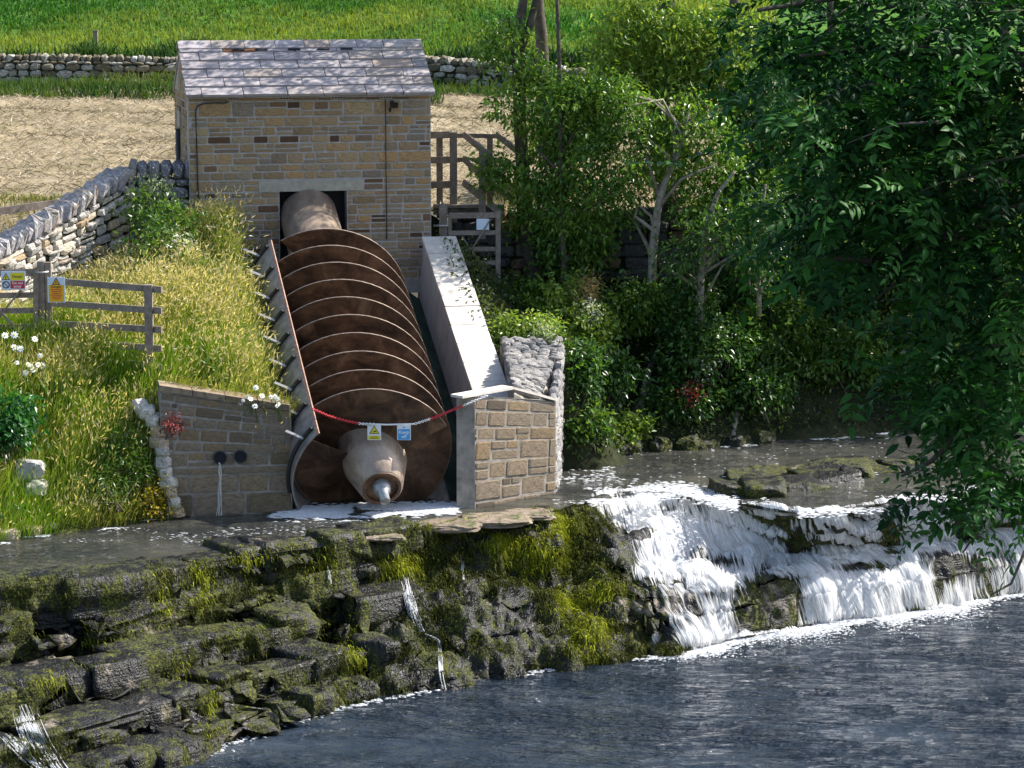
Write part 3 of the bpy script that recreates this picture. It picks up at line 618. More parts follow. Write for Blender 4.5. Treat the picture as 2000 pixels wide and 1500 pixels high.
# ------------------------------------------------------------------ stones laid over a wall face
def lay_stones(parent, q, course, width, var, rng, name='stone', depth=0.14, gap=0.02, proud=0.012, split=0.0, skip=None, tilt=0.0, wob=0.0, maxn=300, rest_mat=None, stagger=True):
    """q = bottom-left, bottom-right, top-right, top-left seen from outside; returns how many"""
    q = [np.array(p, float) for p in q]
    Hm = (np.linalg.norm(q[3] - q[0]) + np.linalg.norm(q[2] - q[1])) / 2; Wm = (np.linalg.norm(q[1] - q[0]) + np.linalg.norm(q[2] - q[3])) / 2
    def at(a, b): return (q[0] * (1 - a) + q[1] * a) * (1 - b) + (q[3] * (1 - a) + q[2] * a) * b
    cells = []; z = 0.0
    while z < Hm - 0.02:
        h = rng.uniform(*course); h = min(h, Hm - z) if Hm - z - h > course[0] * 0.5 else Hm - z
        x = -rng.uniform(0, width[0]) if stagger else 0.0
        while x < Wm:
            ww = rng.uniform(*width) * (0.75 + 0.5 * h / course[1])
            x0, x1 = max(x, 0), min(x + ww, Wm)
            if Wm - x1 < width[0] * 0.45: x1 = Wm; ww = 1e9
            if x1 - x0 > 0.05:
                if rng.random() < split and h > course[0] * 1.2:
                    c = rng.uniform(0.35, 0.65)
                    cells += [(x0, x1, z, z + h * c)]
                    if x1 - x0 > width[0] * 1.5 and rng.random() < 0.5:
                        m = x0 + (x1 - x0) * rng.uniform(0.35, 0.65); cells += [(x0, m, z + h * c, z + h), (m, x1, z + h * c, z + h)]
                    else: cells += [(x0, x1, z + h * c, z + h)]
                else: cells += [(x0, x1, z, z + h)]
            x += ww
        z += h
    if skip: cells = [c for c in cells if not skip(*c)]
    cells.sort(key=lambda c: -(c[1] - c[0]) * (c[3] - c[2]))
    for n, (x0, x1, z0, z1) in enumerate(cells[:maxn]):
        a, b = (x0 + x1) / 2 / Wm, (z0 + z1) / 2 / Hm
        p = at(a, b); X = nrm(at(min(a + 0.02, 1), b) - at(max(a - 0.02, 0), b)); Zd = at(a, min(b + 0.02, 1)) - at(a, max(b - 0.02, 0)); Zd = nrm(Zd - X * (Zd @ X)); Yd = np.cross(Zd, X)
        pr = proud * rng.uniform(0.3, 1.7)
        R = Matrix((X, Yd, Zd)).transposed()
        if tilt: R = R @ Matrix.Rotation(rng.normal() * tilt, 3, 'Y') @ Matrix.Rotation(rng.normal() * tilt, 3, 'X')
        sx, sz = (x1 - x0) - gap, (z1 - z0) - gap
        if wob: sx *= rng.uniform(1 - wob, 1 + wob * 0.6); sz *= rng.uniform(1 - wob, 1 + wob * 0.6)
        c = p + Yd * (depth / 2 - pr)
        o = link(name, var[rng.integers(len(var))], parent)
        o.matrix_local = Matrix.Translation(Vector(c)) @ R.to_4x4() @ Matrix.Diagonal((max(sx, 0.03), depth, max(sz, 0.025), 1))
    return len(cells)
V_house = variants('stone', M['house_stone'], 10, 0.016, 0.06, 1)
V_lime = variants('stone', M['lime_stone'], 10, 0.10, 0.20, 30)
V_blue_shade = variants('stone', M['shaded_blue_stone'], 6, 0.10, 0.22, 50)
V_cope = variants('coping_stone', M['coping_stone'], 8, 0.10, 0.20, 70)
V_field = variants('stone', M['field_stone'], 10, 0.11, 0.22, 90)
V_dark_shade = variants('stone', M['shaded_dark_stone'], 6, 0.06, 0.14, 110)
V_pier = variants('stone', M['pier_stone'], 10, 0.022, 0.07, 130)
V_rubble = variants('stone', M['rubble'], 8, 0.12, 0.24, 150)

# ------------------------------------------------------------------ the turbine house
HZ = 2.9
house = thing('turbine_house', 'small stone turbine house with a pitched stone slate roof', 'building', (HO[0], HO[1], HZ), (0, 0, HPSI))
hx = lambda u: HW * (u - 369) / 473.0
def hz(v): return PY(600, v, HO[1] + 0.5)[2] - HZ
E = EAVE - HZ; OX0, OX1, OZ = hx(543), hx(675), hz(373); LZ = hz(353); LX0, LX1 = hx(503), hx(708)
walls = MB()
walls.prism([(0, 0), (OX0, 0), (OX0, OZ), (OX1, OZ), (OX1, 0), (HW, 0), (HW, E), (0, E)], 0.0, 0.30)
wall = walls.build('front_wall', M['mortar'], house, recalc=True)
PITCH = radians(31.0); OVH = 0.16; RZ = E + (HD / 2) * tan(PITCH)
g = MB()
for x0 in (0.004, HW - 0.304):
    pl = [(0.302, 0), (HD, 0), (HD, E), (HD / 2, RZ), (0.302, E + 0.302 * tan(PITCH))]; n = len(pl)
    v = [(x0, y, z) for y, z in pl] + [(x0 + 0.3, y, z) for y, z in pl]
    gm = MB(); gm.add(v, [list(range(n)), [n + i for i in range(n)][::-1]] + [[i, n + i, n + (i + 1) % n, (i + 1) % n] for i in range(n)])
    gw = gm.build('gable_wall', M['mortar'], house, recalc=True)
    if x0 < 0.1:
        lay_stones(gw, [(x0, HD, 0), (x0, 0.31, 0), (x0, 0.31, E), (x0, HD, E)], (0.13, 0.26), (0.25, 0.5), V_house, rng_(7), split=0.4, depth=0.1, gap=0.022)
        lay_stones(gw, [(x0, 2.1, E + 0.02), (x0, 0.75, E + 0.02), (x0, 1.2, E + 0.55), (x0, 1.6, E + 0.55)], (0.13, 0.2), (0.2, 0.4), V_house, rng_(8), depth=0.1, gap=0.022)
MB().box((HW / 2, HD - 0.15, E / 2), (HW - 0.62, 0.3, E)).build('back_wall', M['mortar'], house)
def skip_front(x0, x1, z0, z1):
    o = (x1 > OX0 - 0.01 and x0 < OX1 + 0.01 and z0 < OZ + 0.02) or (x1 > LX0 - 0.03 and x0 < LX1 + 0.03 and z1 > OZ - 0.03 and z0 < LZ + 0.02)
    return o
# stones in panels left of, right of and above the opening, so that no joint crosses it
rg = rng_(11); zt = LZ + 0.03
lay_stones(wall, [(0, 0, 0.3), (OX0 - 0.01, 0, 0.3), (OX0 - 0.01, 0, OZ - 0.01), (0, 0, OZ - 0.01)], (0.13, 0.23), (0.20, 0.48), V_house, rg, split=0.62, depth=0.10, gap=0.030)
lay_stones(wall, [(OX1 + 0.01, 0, 0.3), (HW, 0, 0.3), (HW, 0, OZ - 0.01), (OX1 + 0.01, 0, OZ - 0.01)], (0.13, 0.23), (0.20, 0.48), V_house, rg, split=0.62, depth=0.10, gap=0.030)
lay_stones(wall, [(0, 0, OZ), (LX0 - 0.01, 0, OZ), (LX0 - 0.01, 0, zt), (0, 0, zt)], (0.17, 0.25), (0.3, 0.58), V_house, rg, split=0.5, depth=0.10, gap=0.030)
lay_stones(wall, [(LX1 + 0.01, 0, OZ), (HW, 0, OZ), (HW, 0, zt), (LX1 + 0.01, 0, zt)], (0.17, 0.25), (0.3, 0.58), V_house, rg, split=0.5, depth=0.10, gap=0.030)
lay_stones(wall, [(0, 0, zt + 0.005), (HW, 0, zt + 0.005), (HW, 0, E - 0.14), (0, 0, E - 0.14)], (0.14, 0.24), (0.18, 0.50), V_house, rg, split=0.55, depth=0.10, gap=0.030)
lay_stones(wall, [(0, 0, E - 0.135), (HW, 0, E - 0.135), (HW, 0, E - 0.02), (0, 0, E - 0.02)], (0.12, 0.13), (0.4, 0.8), V_house, rg, depth=0.10, gap=0.02)
lint = MB(); lint.box(((LX0 + LX1) / 2, 0.10, (OZ + LZ) / 2), (LX1 - LX0, 0.26, LZ - OZ)); lint.build('lintel', M['lintel'], house)
bk = MB().box(((OX0 + OX1) / 2, 0.62, OZ / 2), (OX1 - OX0 + 0.5, 0.04, OZ + 0.4)); bk.build('opening_panel', M['navy'], house)
fr = MB()
for xx in (OX0 + 0.14, OX1 - 0.14): fr.box((xx, 0.57, OZ / 2), (0.06, 0.05, OZ))
fr.build('panel_frame', M['black'], house)
for u in (455, 557, 657, 753):
    vt = MB(); c = hx(u); vt.box((c, -0.013, E - 0.075), (0.24, 0.03, 0.075)); vo = vt.build('air_brick', M['vent'], house)
    sl = MB()
    for i in range(4): sl.box((c - 0.082 + i * 0.055, -0.032, E - 0.075), (0.036, 0.012, 0.036))
    tag(sl.build('vent_slots', M['dark'], vo), kind='stuff')
cb = MB(); cb.tube([(hx(446), -0.03, hz(196)), (hx(438), -0.03, hz(199)), (hx(425), -0.03, hz(198)), (hx(400), -0.03, hz(199)), (hx(388), -0.03, hz(203)), (hx(383), -0.03, hz(214)), (hx(384), -0.03, hz(300)), (hx(386), -0.03, hz(440))], 0.016, 6); cb.build('wall_pipe', M['cable'], house, True)
cb = MB(); cb.tube([(hx(752), -0.025, E - 0.11), (hx(752.5), -0.025, hz(320)), (hx(753), -0.025, hz(470))], 0.010, 6); cb.build('thin_cable', M['cable'], house, True)
sl = MB(); sl.box((hx(765), -0.05, hz(201)), (0.06, 0.08, 0.07)).box((hx(768), -0.10, hz(207)), (0.15, 0.06, 0.09), Matrix.Rotation(0.5, 3, 'X')).tube([(hx(760), -0.07, hz(214)), (hx(760), -0.12, hz(218))], 0.025, 8); sl.build('security_lamp', M['black'], house)
dp = MB(); dp.tube([(-0.05, 1.7, E - 0.75), (-0.05, 1.7, 0.4)], 0.045, 8); dp.build('downpipe', M['cable'], house, True)
gl = MB(); gl.box((0.0, 1.7, E - 0.55), (0.08, 0.55, 0.32)); gl.build('gable_lintel', M['lintel'], house)
# roof
roof = MB(); rs = (HD / 2 + OVH) / cos(PITCH)
pl = [(-OVH + 0.05, E - (OVH - 0.05) * tan(PITCH) + 0.0), (HD / 2, RZ), (HD + OVH, E - OVH * tan(PITCH)), (HD + OVH, E - OVH * tan(PITCH) + 0.06), (HD / 2, RZ + 0.055), (-OVH + 0.05, E - (OVH - 0.05) * tan(PITCH) + 0.055)]
n = len(pl); v = [(-0.02, y, z) for y, z in pl] + [(HW + 0.02, y, z) for y, z in pl]
roof.add(v, [[i, (i + 1) % n, n + (i + 1) % n, n + i] for i in range(n)] + [[0, 5, 4, 1], [1, 4, 3, 2], [n, n + 1, n + 4, n + 5], [n + 1, n + 2, n + 3, n + 4]])
roof_o = roof.build('roof', M['slate'], house, recalc=True)
V_slate = variants('slate', M['slate'], 8, 0.006, 0.03, 170)
V_brown = [stone_mesh('slate', m_plain('brown_slate', (0.20, 0.09, 0.04), 0.85, 0, 8, 0.5, 0.4), 5, 0.01, 0.04)]
rr = rng_(17); NR = 6; ex = rs / NR; sl0 = np.array([0, -OVH, E - OVH * tan(PITCH)]); sd_ = np.array([0, cos(PITCH), sin(PITCH)]); sn = np.array([0, -sin(PITCH), cos(PITCH)])
tl = radians(5.6)
for i in range(NR):
    x = -0.05 - (0.0 if i % 2 else rr.uniform(0.25, 0.42)); first = True
    while x < HW + 0.05:
        ww = rr.uniform(0.66, 0.86); x0, x1 = max(x, -0.06), min(x + ww, HW + 0.06)
        if HW + 0.06 - x1 < 0.2: x1 = HW + 0.06; ww = 9
        if x1 - x0 > 0.06:
            L = min(ex * 1.45, rs - i * ex + 0.02)
            c = sl0 + sd_ * (i * ex + L / 2 + rr.uniform(-0.012, 0.012)) + sn * (0.085 + rr.uniform(-0.004, 0.006)) + np.array([(x0 + x1) / 2, 0, 0])
            br = (i == NR - 1 and 1.05 < (x0 + x1) / 2 < 1.7)
            o = link('slate', V_brown[0] if br else V_slate[rr.integers(8)], roof_o)
            o.matrix_local = Matrix.Translation(Vector(c)) @ Matrix.Rotation(PITCH - tl + rr.normal() * 0.006, 4, 'X') @ Matrix.Rotation(rr.normal() * 0.005, 4, 'Y') @ Matrix.Diagonal((x1 - x0 - 0.014, L, 0.058, 1))
        x += ww
x = -0.06
while x < HW:
    ww = rr.uniform(0.5, 0.8); x1 = min(x + ww, HW + 0.06); x1 = HW + 0.06 if HW - x1 < 0.25 else x1
    rm = MB(); t_ = 0.045; hh = 0.27
    for sg in (-1, 1):
        rm.box(((x + x1) / 2, HD / 2 + sg * hh / 2 * cos(PITCH), RZ + 0.135 - hh / 2 * sin(PITCH) + (0.002 if sg > 0 else 0)), (x1 - x - 0.012, hh, t_), Matrix.Rotation(-sg * PITCH, 3, 'X'))
    rm.build('ridge_stone', M['slate'], roof_o); x = x1
for u in (480, 525, 590, 648, 694):
    c = sl0 + sd_ * (rs - 0.265) + sn * 0.125; MB().box((hx(u), c[1], c[2]), (0.24, 0.05, 0.05), Matrix.Rotation(PITCH, 3, 'X')).build('ridge_vent_shade', M['dark'], roof_o)  # black boxes painted in for the shade of the gaps under the ridge

# ------------------------------------------------------------------ the screw
SROT = (ALPHA, 0, PSI)
RD, RO, PITCHS = 0.56, 1.43, 1.68
SM = Matrix.Translation(Vector(TOP)) @ Matrix.Rotation(PSI, 4, 'Z') @ Matrix.Rotation(ALPHA, 4, 'X')
def SL(x, s, z): return np.array(SM @ Vector((x, -s, z)))
screw = thing('archimedes_screw', 'huge rust brown steel water screw running down from the stone house', 'water screw', tuple(TOP), SROT)
def lathe(prof, n=48):
    th = np.arange(n) * 2 * pi / n; p = np.array(prof, float)
    V = np.stack([p[:, 1:2] * np.cos(th), np.repeat(-p[:, :1], n, 1), p[:, 1:2] * np.sin(th)], -1)
    return V.reshape(-1, 3), [grid_faces(len(p), n, True)]
dm = MB(); dm.add(*lathe([(-0.75, 0.001), (-0.75, RD), (1, RD), (3, RD), (5, RD), (SLEN - 0.80, RD), (SLEN - 0.78, RD - 0.002), (SLEN - 0.14, 0.375), (SLEN - 0.12, 0.335)])); dm.build('drum', M['drum'], screw, True)
dm = MB(); dm.add(*lathe([(SLEN - 0.14, 0.34), (SLEN - 0.10, 0.34), (SLEN - 0.10, 0.285), (SLEN - 0.17, 0.28), (SLEN - 0.17, 0.001)])); dm.build('end_ring', M['rust'], screw)
dm = MB(); dm.add(*lathe([(SLEN - 0.17, 0.17), (SLEN - 0.02, 0.14), (SLEN + 0.02, 0.09), (SLEN + 0.25, 0.085), (SLEN + 0.25, 0.001)], 24)); dm.build('journal', M['galv'], screw, True)
S0, S1 = 1.80, SLEN - 0.80
for j in range(3):
    te = radians(33 + 120 * j); n = 170; s = np.linspace(S0 + j * 0.0, S1, n); th = te + 2 * pi * (S1 - s) / PITCHS
    m_ = MB(); rad = np.array([RD - 0.01, 0.85, 1.15, RO])
    for off in (-0.009, 0.009):
        V = np.stack([rad[None] * np.cos(th)[:, None], -(s[:, None] + off + 0 * rad[None]), rad[None] * np.sin(th)[:, None]], -1); m_.add(V.reshape(-1, 3), [grid_faces(n, 4) if off > 0 else grid_faces(n, 4)[:, ::-1]])
    for e in (0, n - 1):
        V = np.stack([np.r_[rad, rad] * cos(th[e]), -(s[e] + np.r_[[-0.009] * 4, [0.009] * 4]), np.r_[rad, rad] * sin(th[e])], -1); m_.add(V, [grid_faces(2, 4)])
    fl = m_.build('flight', M['rust'], screw, True)
    m_ = MB(); V = np.stack([np.stack([r * np.cos(th), -(s + o), r * np.sin(th)], -1) for r, o in ((RO - 0.006, -0.0105), (RO + 0.004, -0.0105), (RO + 0.004, 0.0105), (RO - 0.006, 0.0105))], 1)
    m_.add(V.reshape(-1, 3), [grid_faces(n, 4, True)]); m_.build('rim_edge', M['rim'], fl)
    for sj in (2.6, 4.6, 6.0):                                  # welded seams across each flight
        ss = sj + 0.6 * j; tj = te + 2 * pi * (S1 - ss) / PITCHS
        sm = MB(); sm.beam((RD * cos(tj), -(ss + 0.012), RD * sin(tj)), (RO * 0.995 * cos(tj), -(ss + 0.012), RO * 0.995 * sin(tj)), 0.014, 0.010, (0, 1, 0)); sm.build('weld_seam', M['rib'], fl)
# trough
trough = thing('screw_trough', 'grey steel trough wrapped round the left of the screw, ribbed outside', 'trough', tuple(TOP), SROT)
TR = 1.49; TE = SLEN * 0.945; TS = 1.72; ths = np.radians(np.linspace(139, 333, 70)); ss = np.linspace(TS, TE, 40)
m_ = MB()
for r, flip in ((TR, False), (TR + 0.03, True)):
    V = np.stack([r * np.cos(ths)[None] + 0 * ss[:, None], -ss[:, None] + 0 * ths[None], r * np.sin(ths)[None] + 0 * ss[:, None]], -1); q = grid_faces(40, 70); m_.add(V.reshape(-1, 3), [q[:, ::-1] if flip else q])
for e in (0, 39):
    V = np.stack([np.stack([r * np.cos(ths), -ss[e] + 0 * ths, r * np.sin(ths)], -1) for r in (TR, TR + 0.03)]); m_.add(V.reshape(-1, 3), [grid_faces(2, 70)])
m_.build('shell', M['shell'], trough, True)
m_ = MB(); c_, s_ = cos(radians(139)), sin(radians(139))
m_.box(((TR + 0.015) * c_, -(TS + TE) / 2, (TR + 0.015) * s_ + 0.015), (0.06, TE - TS + 0.04, 0.035), Matrix.Rotation(radians(-41), 3, 'Y')); m_.build('lip', M['lip'], trough)
for i in range(9):
    sr = TS + 0.12 + i * (TE - TS - 0.3) / 8.0; tq = np.radians(np.linspace(141, 215, 18)); m_ = MB()
    V = np.stack([np.stack([r * np.cos(tq), -sr - o + 0 * tq, r * np.sin(tq)], -1) for r, o in ((TR + 0.028, -0.02), (TR + 0.10, -0.02), (TR + 0.10, 0.02), (TR + 0.028, 0.02))], 1)
    m_.add(V.reshape(-1, 3), [grid_faces(18, 4, True), np.array([[0, 1, 2, 3]]), np.array([[68, 71, 70, 69]])]); rb = m_.build('rib', M['rib'], trough, True)
    c_, s_ = cos(radians(150)), sin(radians(150)); m_ = MB()
    m_.beam(((TR + 0.07) * c_, -sr - 0.05, (TR + 0.07) * s_ + 0.02), ((TR + 0.07) * c_ - 0.27, -sr + 0.18, (TR + 0.07) * s_ + 0.02), 0.06, 0.018); m_.build('brace_bar', M['galv'], rb)

# ------------------------------------------------------------------ concrete channel and sloping wing wall
chan = thing('concrete_channel', 'algae stained concrete channel bed between screw and wing wall', 'channel', tuple(TOP), SROT)
MB().prism([(1.36, -3.4), (2.198, -3.4), (2.198, -1.45), (1.36, -0.72)], -0.25, -(TE + 0.1)).build('bench', M['algae_concrete'], chan, recalc=True)
MB().prism([(-2.0, -3.4), (-1.535, -3.4), (-1.535, -0.35), (-2.0, -0.25)], -0.25, -(TE - 0.35)).build('left_kerb', M['concrete'], chan, recalc=True)
MB().prism([(-1.53, -3.0), (1.35, -3.0), (1.35, -1.6), (-1.53, -1.6)], -0.25, -(TE - 0.05)).build('bed', M['algae_concrete'], chan, recalc=True)
wing = thing('sloping_wing_wall', 'pale concrete wing wall sloping down beside the screw, flat coping slabs on top', 'wall', tuple(TOP), SROT)
WS = 5.45
def _streak():
    m, t, out = NM('streaked_concrete'); n = noise(t, 2.5, 6, 0.6); n2 = noise(t, 3, 4, 0.6, mapscale=(1, 3, 0.35))
    c = mixc(t, ramp(t, n2, [(0.5, (0, 0, 0)), (0.7, (0.7,) * 3)]), ramp(t, n, [(0.3, (0.46, 0.44, 0.44)), (0.7, (0.60, 0.58, 0.57))]), (0.26, 0.24, 0.19)); pbsdf(t, out, c, 0.9, 0, bump(t, n, 0.15, 0.02)); return m
M['streaked'] = _streak()
MB().prism([(2.2, -3.6), (2.80, -3.6), (2.80, -0.205), (2.2, -0.205)], -0.02, -WS).build('body', M['streaked'], wing, recalc=True)
rc = rng_(3); s = 0.02; V_cap = variants('coping_slab', M['cap'], 4, 0.004, 0.02, 210)
while s < WS - 0.05:
    L = 0.605; e = min(s + L, WS + 0.03)
    o = link('coping_slab', V_cap[rc.integers(4)], wing); o.matrix_local = Matrix.Translation((2.51 + rc.normal() * 0.004, -(s + e) / 2, -0.15 + rc.normal() * 0.003)) @ Matrix.Diagonal((0.68, e - s - 0.012, 0.10, 1)); s = e

# ------------------------------------------------------------------ the piers
def hull(name, bottom, top, mat, parent):
    n = len(bottom); m_ = MB(); m_.add(list(bottom) + list(top), [[i, (i + 1) % n, n + (i + 1) % n, n + i] for i in range(n)] + [list(range(n))[::-1], [n + i for i in range(n)]]); return m_.build(name, mat, parent, recalc=True)
pr = thing('right_stone_pier', 'stone pier right of the screw outlet, pale rubble on its sunlit side and top', 'pier')
FL = PZ(928, 992, 0); FR = PZ(1085, 962, 0); BR = PZ(1104, 893, 0); IL = SL(2.3, 5.14, -0.3)
zt = [PY(928, 772, FL[1])[2], PY(1083, 782, FR[1])[2], PY(1102, 657, 52.6)[2], PY(968, 655, 52.4)[2]]
BL = PY(968, 655, 52.4)
BR = BR * 1.0; BR[1] = 52.7; BR[0] = PY(1103, 700, 52.7)[0]
bt = [(p[0], p[1], -0.9) for p in (FL, FR, BR, BL)]; fd = nrm((FR - FL)[:2]); fn = np.array([fd[1], -fd[0]]); inw = -fn * 0.40
fb = hull('front_block', [(FL[0], FL[1], -0.9), (FR[0], FR[1], -0.9), (*(FR[:2] + inw), -0.9), (*(FL[:2] + inw), -0.9)], [(FL[0], FL[1], zt[0] - 0.03), (FR[0], FR[1], zt[1] - 0.03), (*(FR[:2] + inw), zt[1] - 0.03), (*(FL[:2] + inw), zt[0] - 0.05)], M['pier_mortar'], pr)
FLc = PY(1004, 768, FL[1] + 1.25); FRc = np.array([*(FR[:2] + inw * 1.01), zt[1]])
tp = [(FLc[0], FLc[1], zt[0] - 0.02), (FRc[0], FRc[1], zt[1] - 0.02), (BR[0], BR[1], zt[2] - 0.02), (BL[0] + 0.08, BL[1], zt[3] - 0.02)]
pb = hull('core', [(a_, b_, -0.9) for a_, b_, c_ in tp], [(a_, b_, c_ - 0.16) for a_, b_, c_ in tp], M['pier_mortar'], pr)
q = lambda p, z: np.array([p[0], p[1], z])
lay_stones(fb, [q(FL, -0.25), q(FR, -0.25), q(FR, zt[1] - 0.05), q(FL, zt[0] - 0.05)], (0.17, 0.36), (0.3, 0.62), V_pier, rng_(21), depth=0.12, gap=0.03, split=0.3)
lay_stones(pb, [q(FR, -0.25), q(BR, -0.25), q(BR, zt[2]), q(FR, zt[1] - 0.04)], (0.12, 0.24), (0.2, 0.45), V_rubble, rng_(22), depth=0.16, gap=0.012, proud=0.02, split=0.3, tilt=0.05, wob=0.1)
lay_stones(pb, [tp[0], tp[1], tp[2], tp[3]], (0.09, 0.17), (0.13, 0.30), V_rubble, rng_(23), depth=0.13, gap=0.008, proud=0.02, split=0.3, tilt=0.07, wob=0.12)
IFL = q(SL(2.2, WS + 0.9, 0), 0); 
hull('inner_wall', [(FL[0] - 0.32, FL[1] - 0.06, -0.9), (FL[0] - 0.003, FL[1] - 0.01, -0.9), (IL[0] + 0.3, IL[1] + 0.2, -0.9), (IL[0] - 0.12, IL[1] + 0.1, -0.9)],
     [(FL[0] - 0.32, FL[1] - 0.06, zt[0] - 0.04), (FL[0] - 0.003, FL[1] - 0.01, zt[0] - 0.04), (IL[0] + 0.3, IL[1] + 0.2, 1.25), (IL[0] - 0.12, IL[1] + 0.1, 1.25)], M['pier_mortar'], pr)
fd = nrm((FR - FL)[:2]); fn = np.array([fd[1], -fd[0]])
def slab(p0, p1, z0, z1, dep, th):
    a = p0[:2] + fn * 0.05; b = p1[:2] + fn * 0.05; c = b - fn * dep; d = a - fn * dep
    return [(*a, z0), (*b, z1), (*c, z1), (*d, z0)], [(*a, z0 + th), (*b, z1 + th), (*c, z1 + th), (*d, z0 + th)]
mid = FL * 0.55 + FR * 0.45; lft = FL - np.array([fd[0], fd[1], 0]) * 0.34; rgt = FR + np.array([fd[0], fd[1], 0]) * 0.03
for p0, p1, z0, z1 in ((lft, mid, zt[0] - 0.015, zt[0] + 0.01), (mid + np.array([fd[0], fd[1], 0]) * 0.012, rgt, zt[0] + 0.008, zt[1] - 0.02)):
    hull('cap_slab', *slab(p0, p1, z0, z1, 0.30 if z1 > z0 else 0.26, 0.045), M['cap'], pr)
# left pier with the two outlet pipes
pl_ = thing('left_stone_pier', 'dark stone retaining wall left of the screw with two round outlet holes', 'wall')
A0, A1 = PIER_L0, PIER_L1; zl = [PY(322, 752, A0[1])[2], PY(566, 792, A1[1])[2]]
A0 = A0 - np.array([*pier_dir, 0]) * 0.25
inn = np.array([-pier_dir[1], pier_dir[0]]) * 0.6
cor = hull('core', [(*A0[:2], -0.9), (*A1[:2], -0.9), (*(A1[:2] + inn), -0.9), (*(A0[:2] + inn), -0.9)], [(*A0[:2], zl[0] - 0.03), (*A1[:2], zl[1] - 0.03), (*(A1[:2] + inn), zl[1]), (*(A0[:2] + inn), zl[0])], M['pier_mortar'], pl_)
Wp = np.linalg.norm((A1 - A0)[:2])
zsplit = 0.85
holes = [(PY(430, 895, A0[1] + 0.1), 0.105), (PY(470, 893, A0[1] + 0.15), 0.10)]
lay_stones(cor, [q(A0, zsplit), q(A1, zsplit), q(A1, zl[1] - 0.10), q(A0, zl[0] - 0.10)], (0.15, 0.25), (0.2, 0.48), V_pier, rng_(31), depth=0.12, gap=0.03, split=0.4)
lay_stones(cor, [q(A0, -0.3), q(A1, -0.3), q(A1, zsplit - 0.01), q(A0, zsplit - 0.01)], (0.26, 0.42), (0.45, 0.95), V_pier, rng_(32), depth=0.14, gap=0.034, proud=0.015)
for i in range(4):
    f0, f1 = i / 4, (i + 1) / 4 - 0.006; a = A0 * (1 - f0) + A1 * f0; b = A0 * (1 - f1) + A1 * f1; za = zl[0] * (1 - f0) + zl[1] * f0; zb = zl[0] * (1 - f1) + zl[1] * f1; o2 = -inn / 0.6 * 0.05
    hull('coping_slab', [(*(a[:2] + o2), za - 0.09), (*(b[:2] + o2), zb - 0.09), (*(b[:2] + inn * 0.8), zb - 0.09), (*(a[:2] + inn * 0.8), za - 0.09)], [(*(a[:2] + o2), za + 0.01), (*(b[:2] + o2), zb + 0.01), (*(b[:2] + inn * 0.8), zb + 0.01), (*(a[:2] + inn * 0.8), za + 0.01)], M['pier_stone'], pl_)
for c, r in holes:
    d3 = np.array([*(-inn / 0.6), 0]); t0 = front_of_pier(c[0], c[1]); c = c - d3 * t0
    m_ = MB(); n = 20; th = np.arange(n) * 2 * pi / n; ax = np.array([*pier_dir, 0])
    V = np.stack([np.stack([c + d3 * o + ax * (rr_ * cos(t)) + np.array([0, 0, rr_ * sin(t)]) for t in th]) for rr_, o in ((r + 0.02, 0.03), (r + 0.02, 0.055), (r, 0.055), (r, 0.032))])
    m_.add(V.reshape(-1, 3), [grid_faces(4, n, True)]); pe = m_.build('outlet_pipe', M['rib'], pl_)
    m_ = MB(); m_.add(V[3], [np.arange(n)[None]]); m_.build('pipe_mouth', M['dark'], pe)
c0 = holes[0][0]
# ------------------------------------------------------------------ dry stone walls
rw = rng_(51)
lw = thing('dry_stone_wall', 'sunlit dry stone retaining wall curving left of the turbine house, upright coping stones', 'wall')
def wtop(t): return PY(255, 326, 54.5)[2] - 0.305 * t
def wface(t, z): p = wall_line(t); return np.array([p[0], p[1], z])
wn = np.array([-WD[1], WD[0]])                                   # towards the river side
wn = wn if wn @ np.array([1.0, -0.5]) > 0 else -wn
TL = 4.5
b2 = [wface(TL, 2.1), wface(0, 2.3), wface(0, wtop(0) - 0.30), wface(TL, wtop(TL) - 0.30)]
back = [p - np.array([*wn, 0]) * 0.5 for p in b2]
core = hull('core', [b2[0] - [0, 0, .4], b2[1] - [0, 0, .4], back[1] - [0, 0, .4], back[0] - [0, 0, .4]], [b2[3], b2[2], back[2], back[3]], M['wood_soil'], lw)
nst = lay_stones(core, b2, (0.10, 0.20), (0.16, 0.42), V_lime, rw, depth=0.24, gap=0.006, proud=0.07, tilt=0.05, wob=0.10, split=0.15)
print('left wall stones', nst)
t = -0.05
while t < TL:
    th = rw.uniform(0.10, 0.19); p = wface(t + th / 2, wtop(t + th / 2) - 0.16) - np.array([*wn, 0]) * 0.18
    o = link('coping_stone', V_cope[rw.integers(8)], lw)
    Rm = Matrix(((WD[0], -wn[0], 0), (WD[1], -wn[1], 0), (0, 0, 1)))
    o.matrix_local = Matrix.Translation(Vector(p)) @ Rm.to_4x4() @ Matrix.Rotation(rw.normal() * 0.10 - 0.30, 4, 'Y') @ Matrix.Rotation(rw.normal() * 0.08, 4, 'X') @ Matrix.Diagonal((th * 1.02, rw.uniform(0.42, 0.58), rw.uniform(0.32, 0.46), 1)); t += th
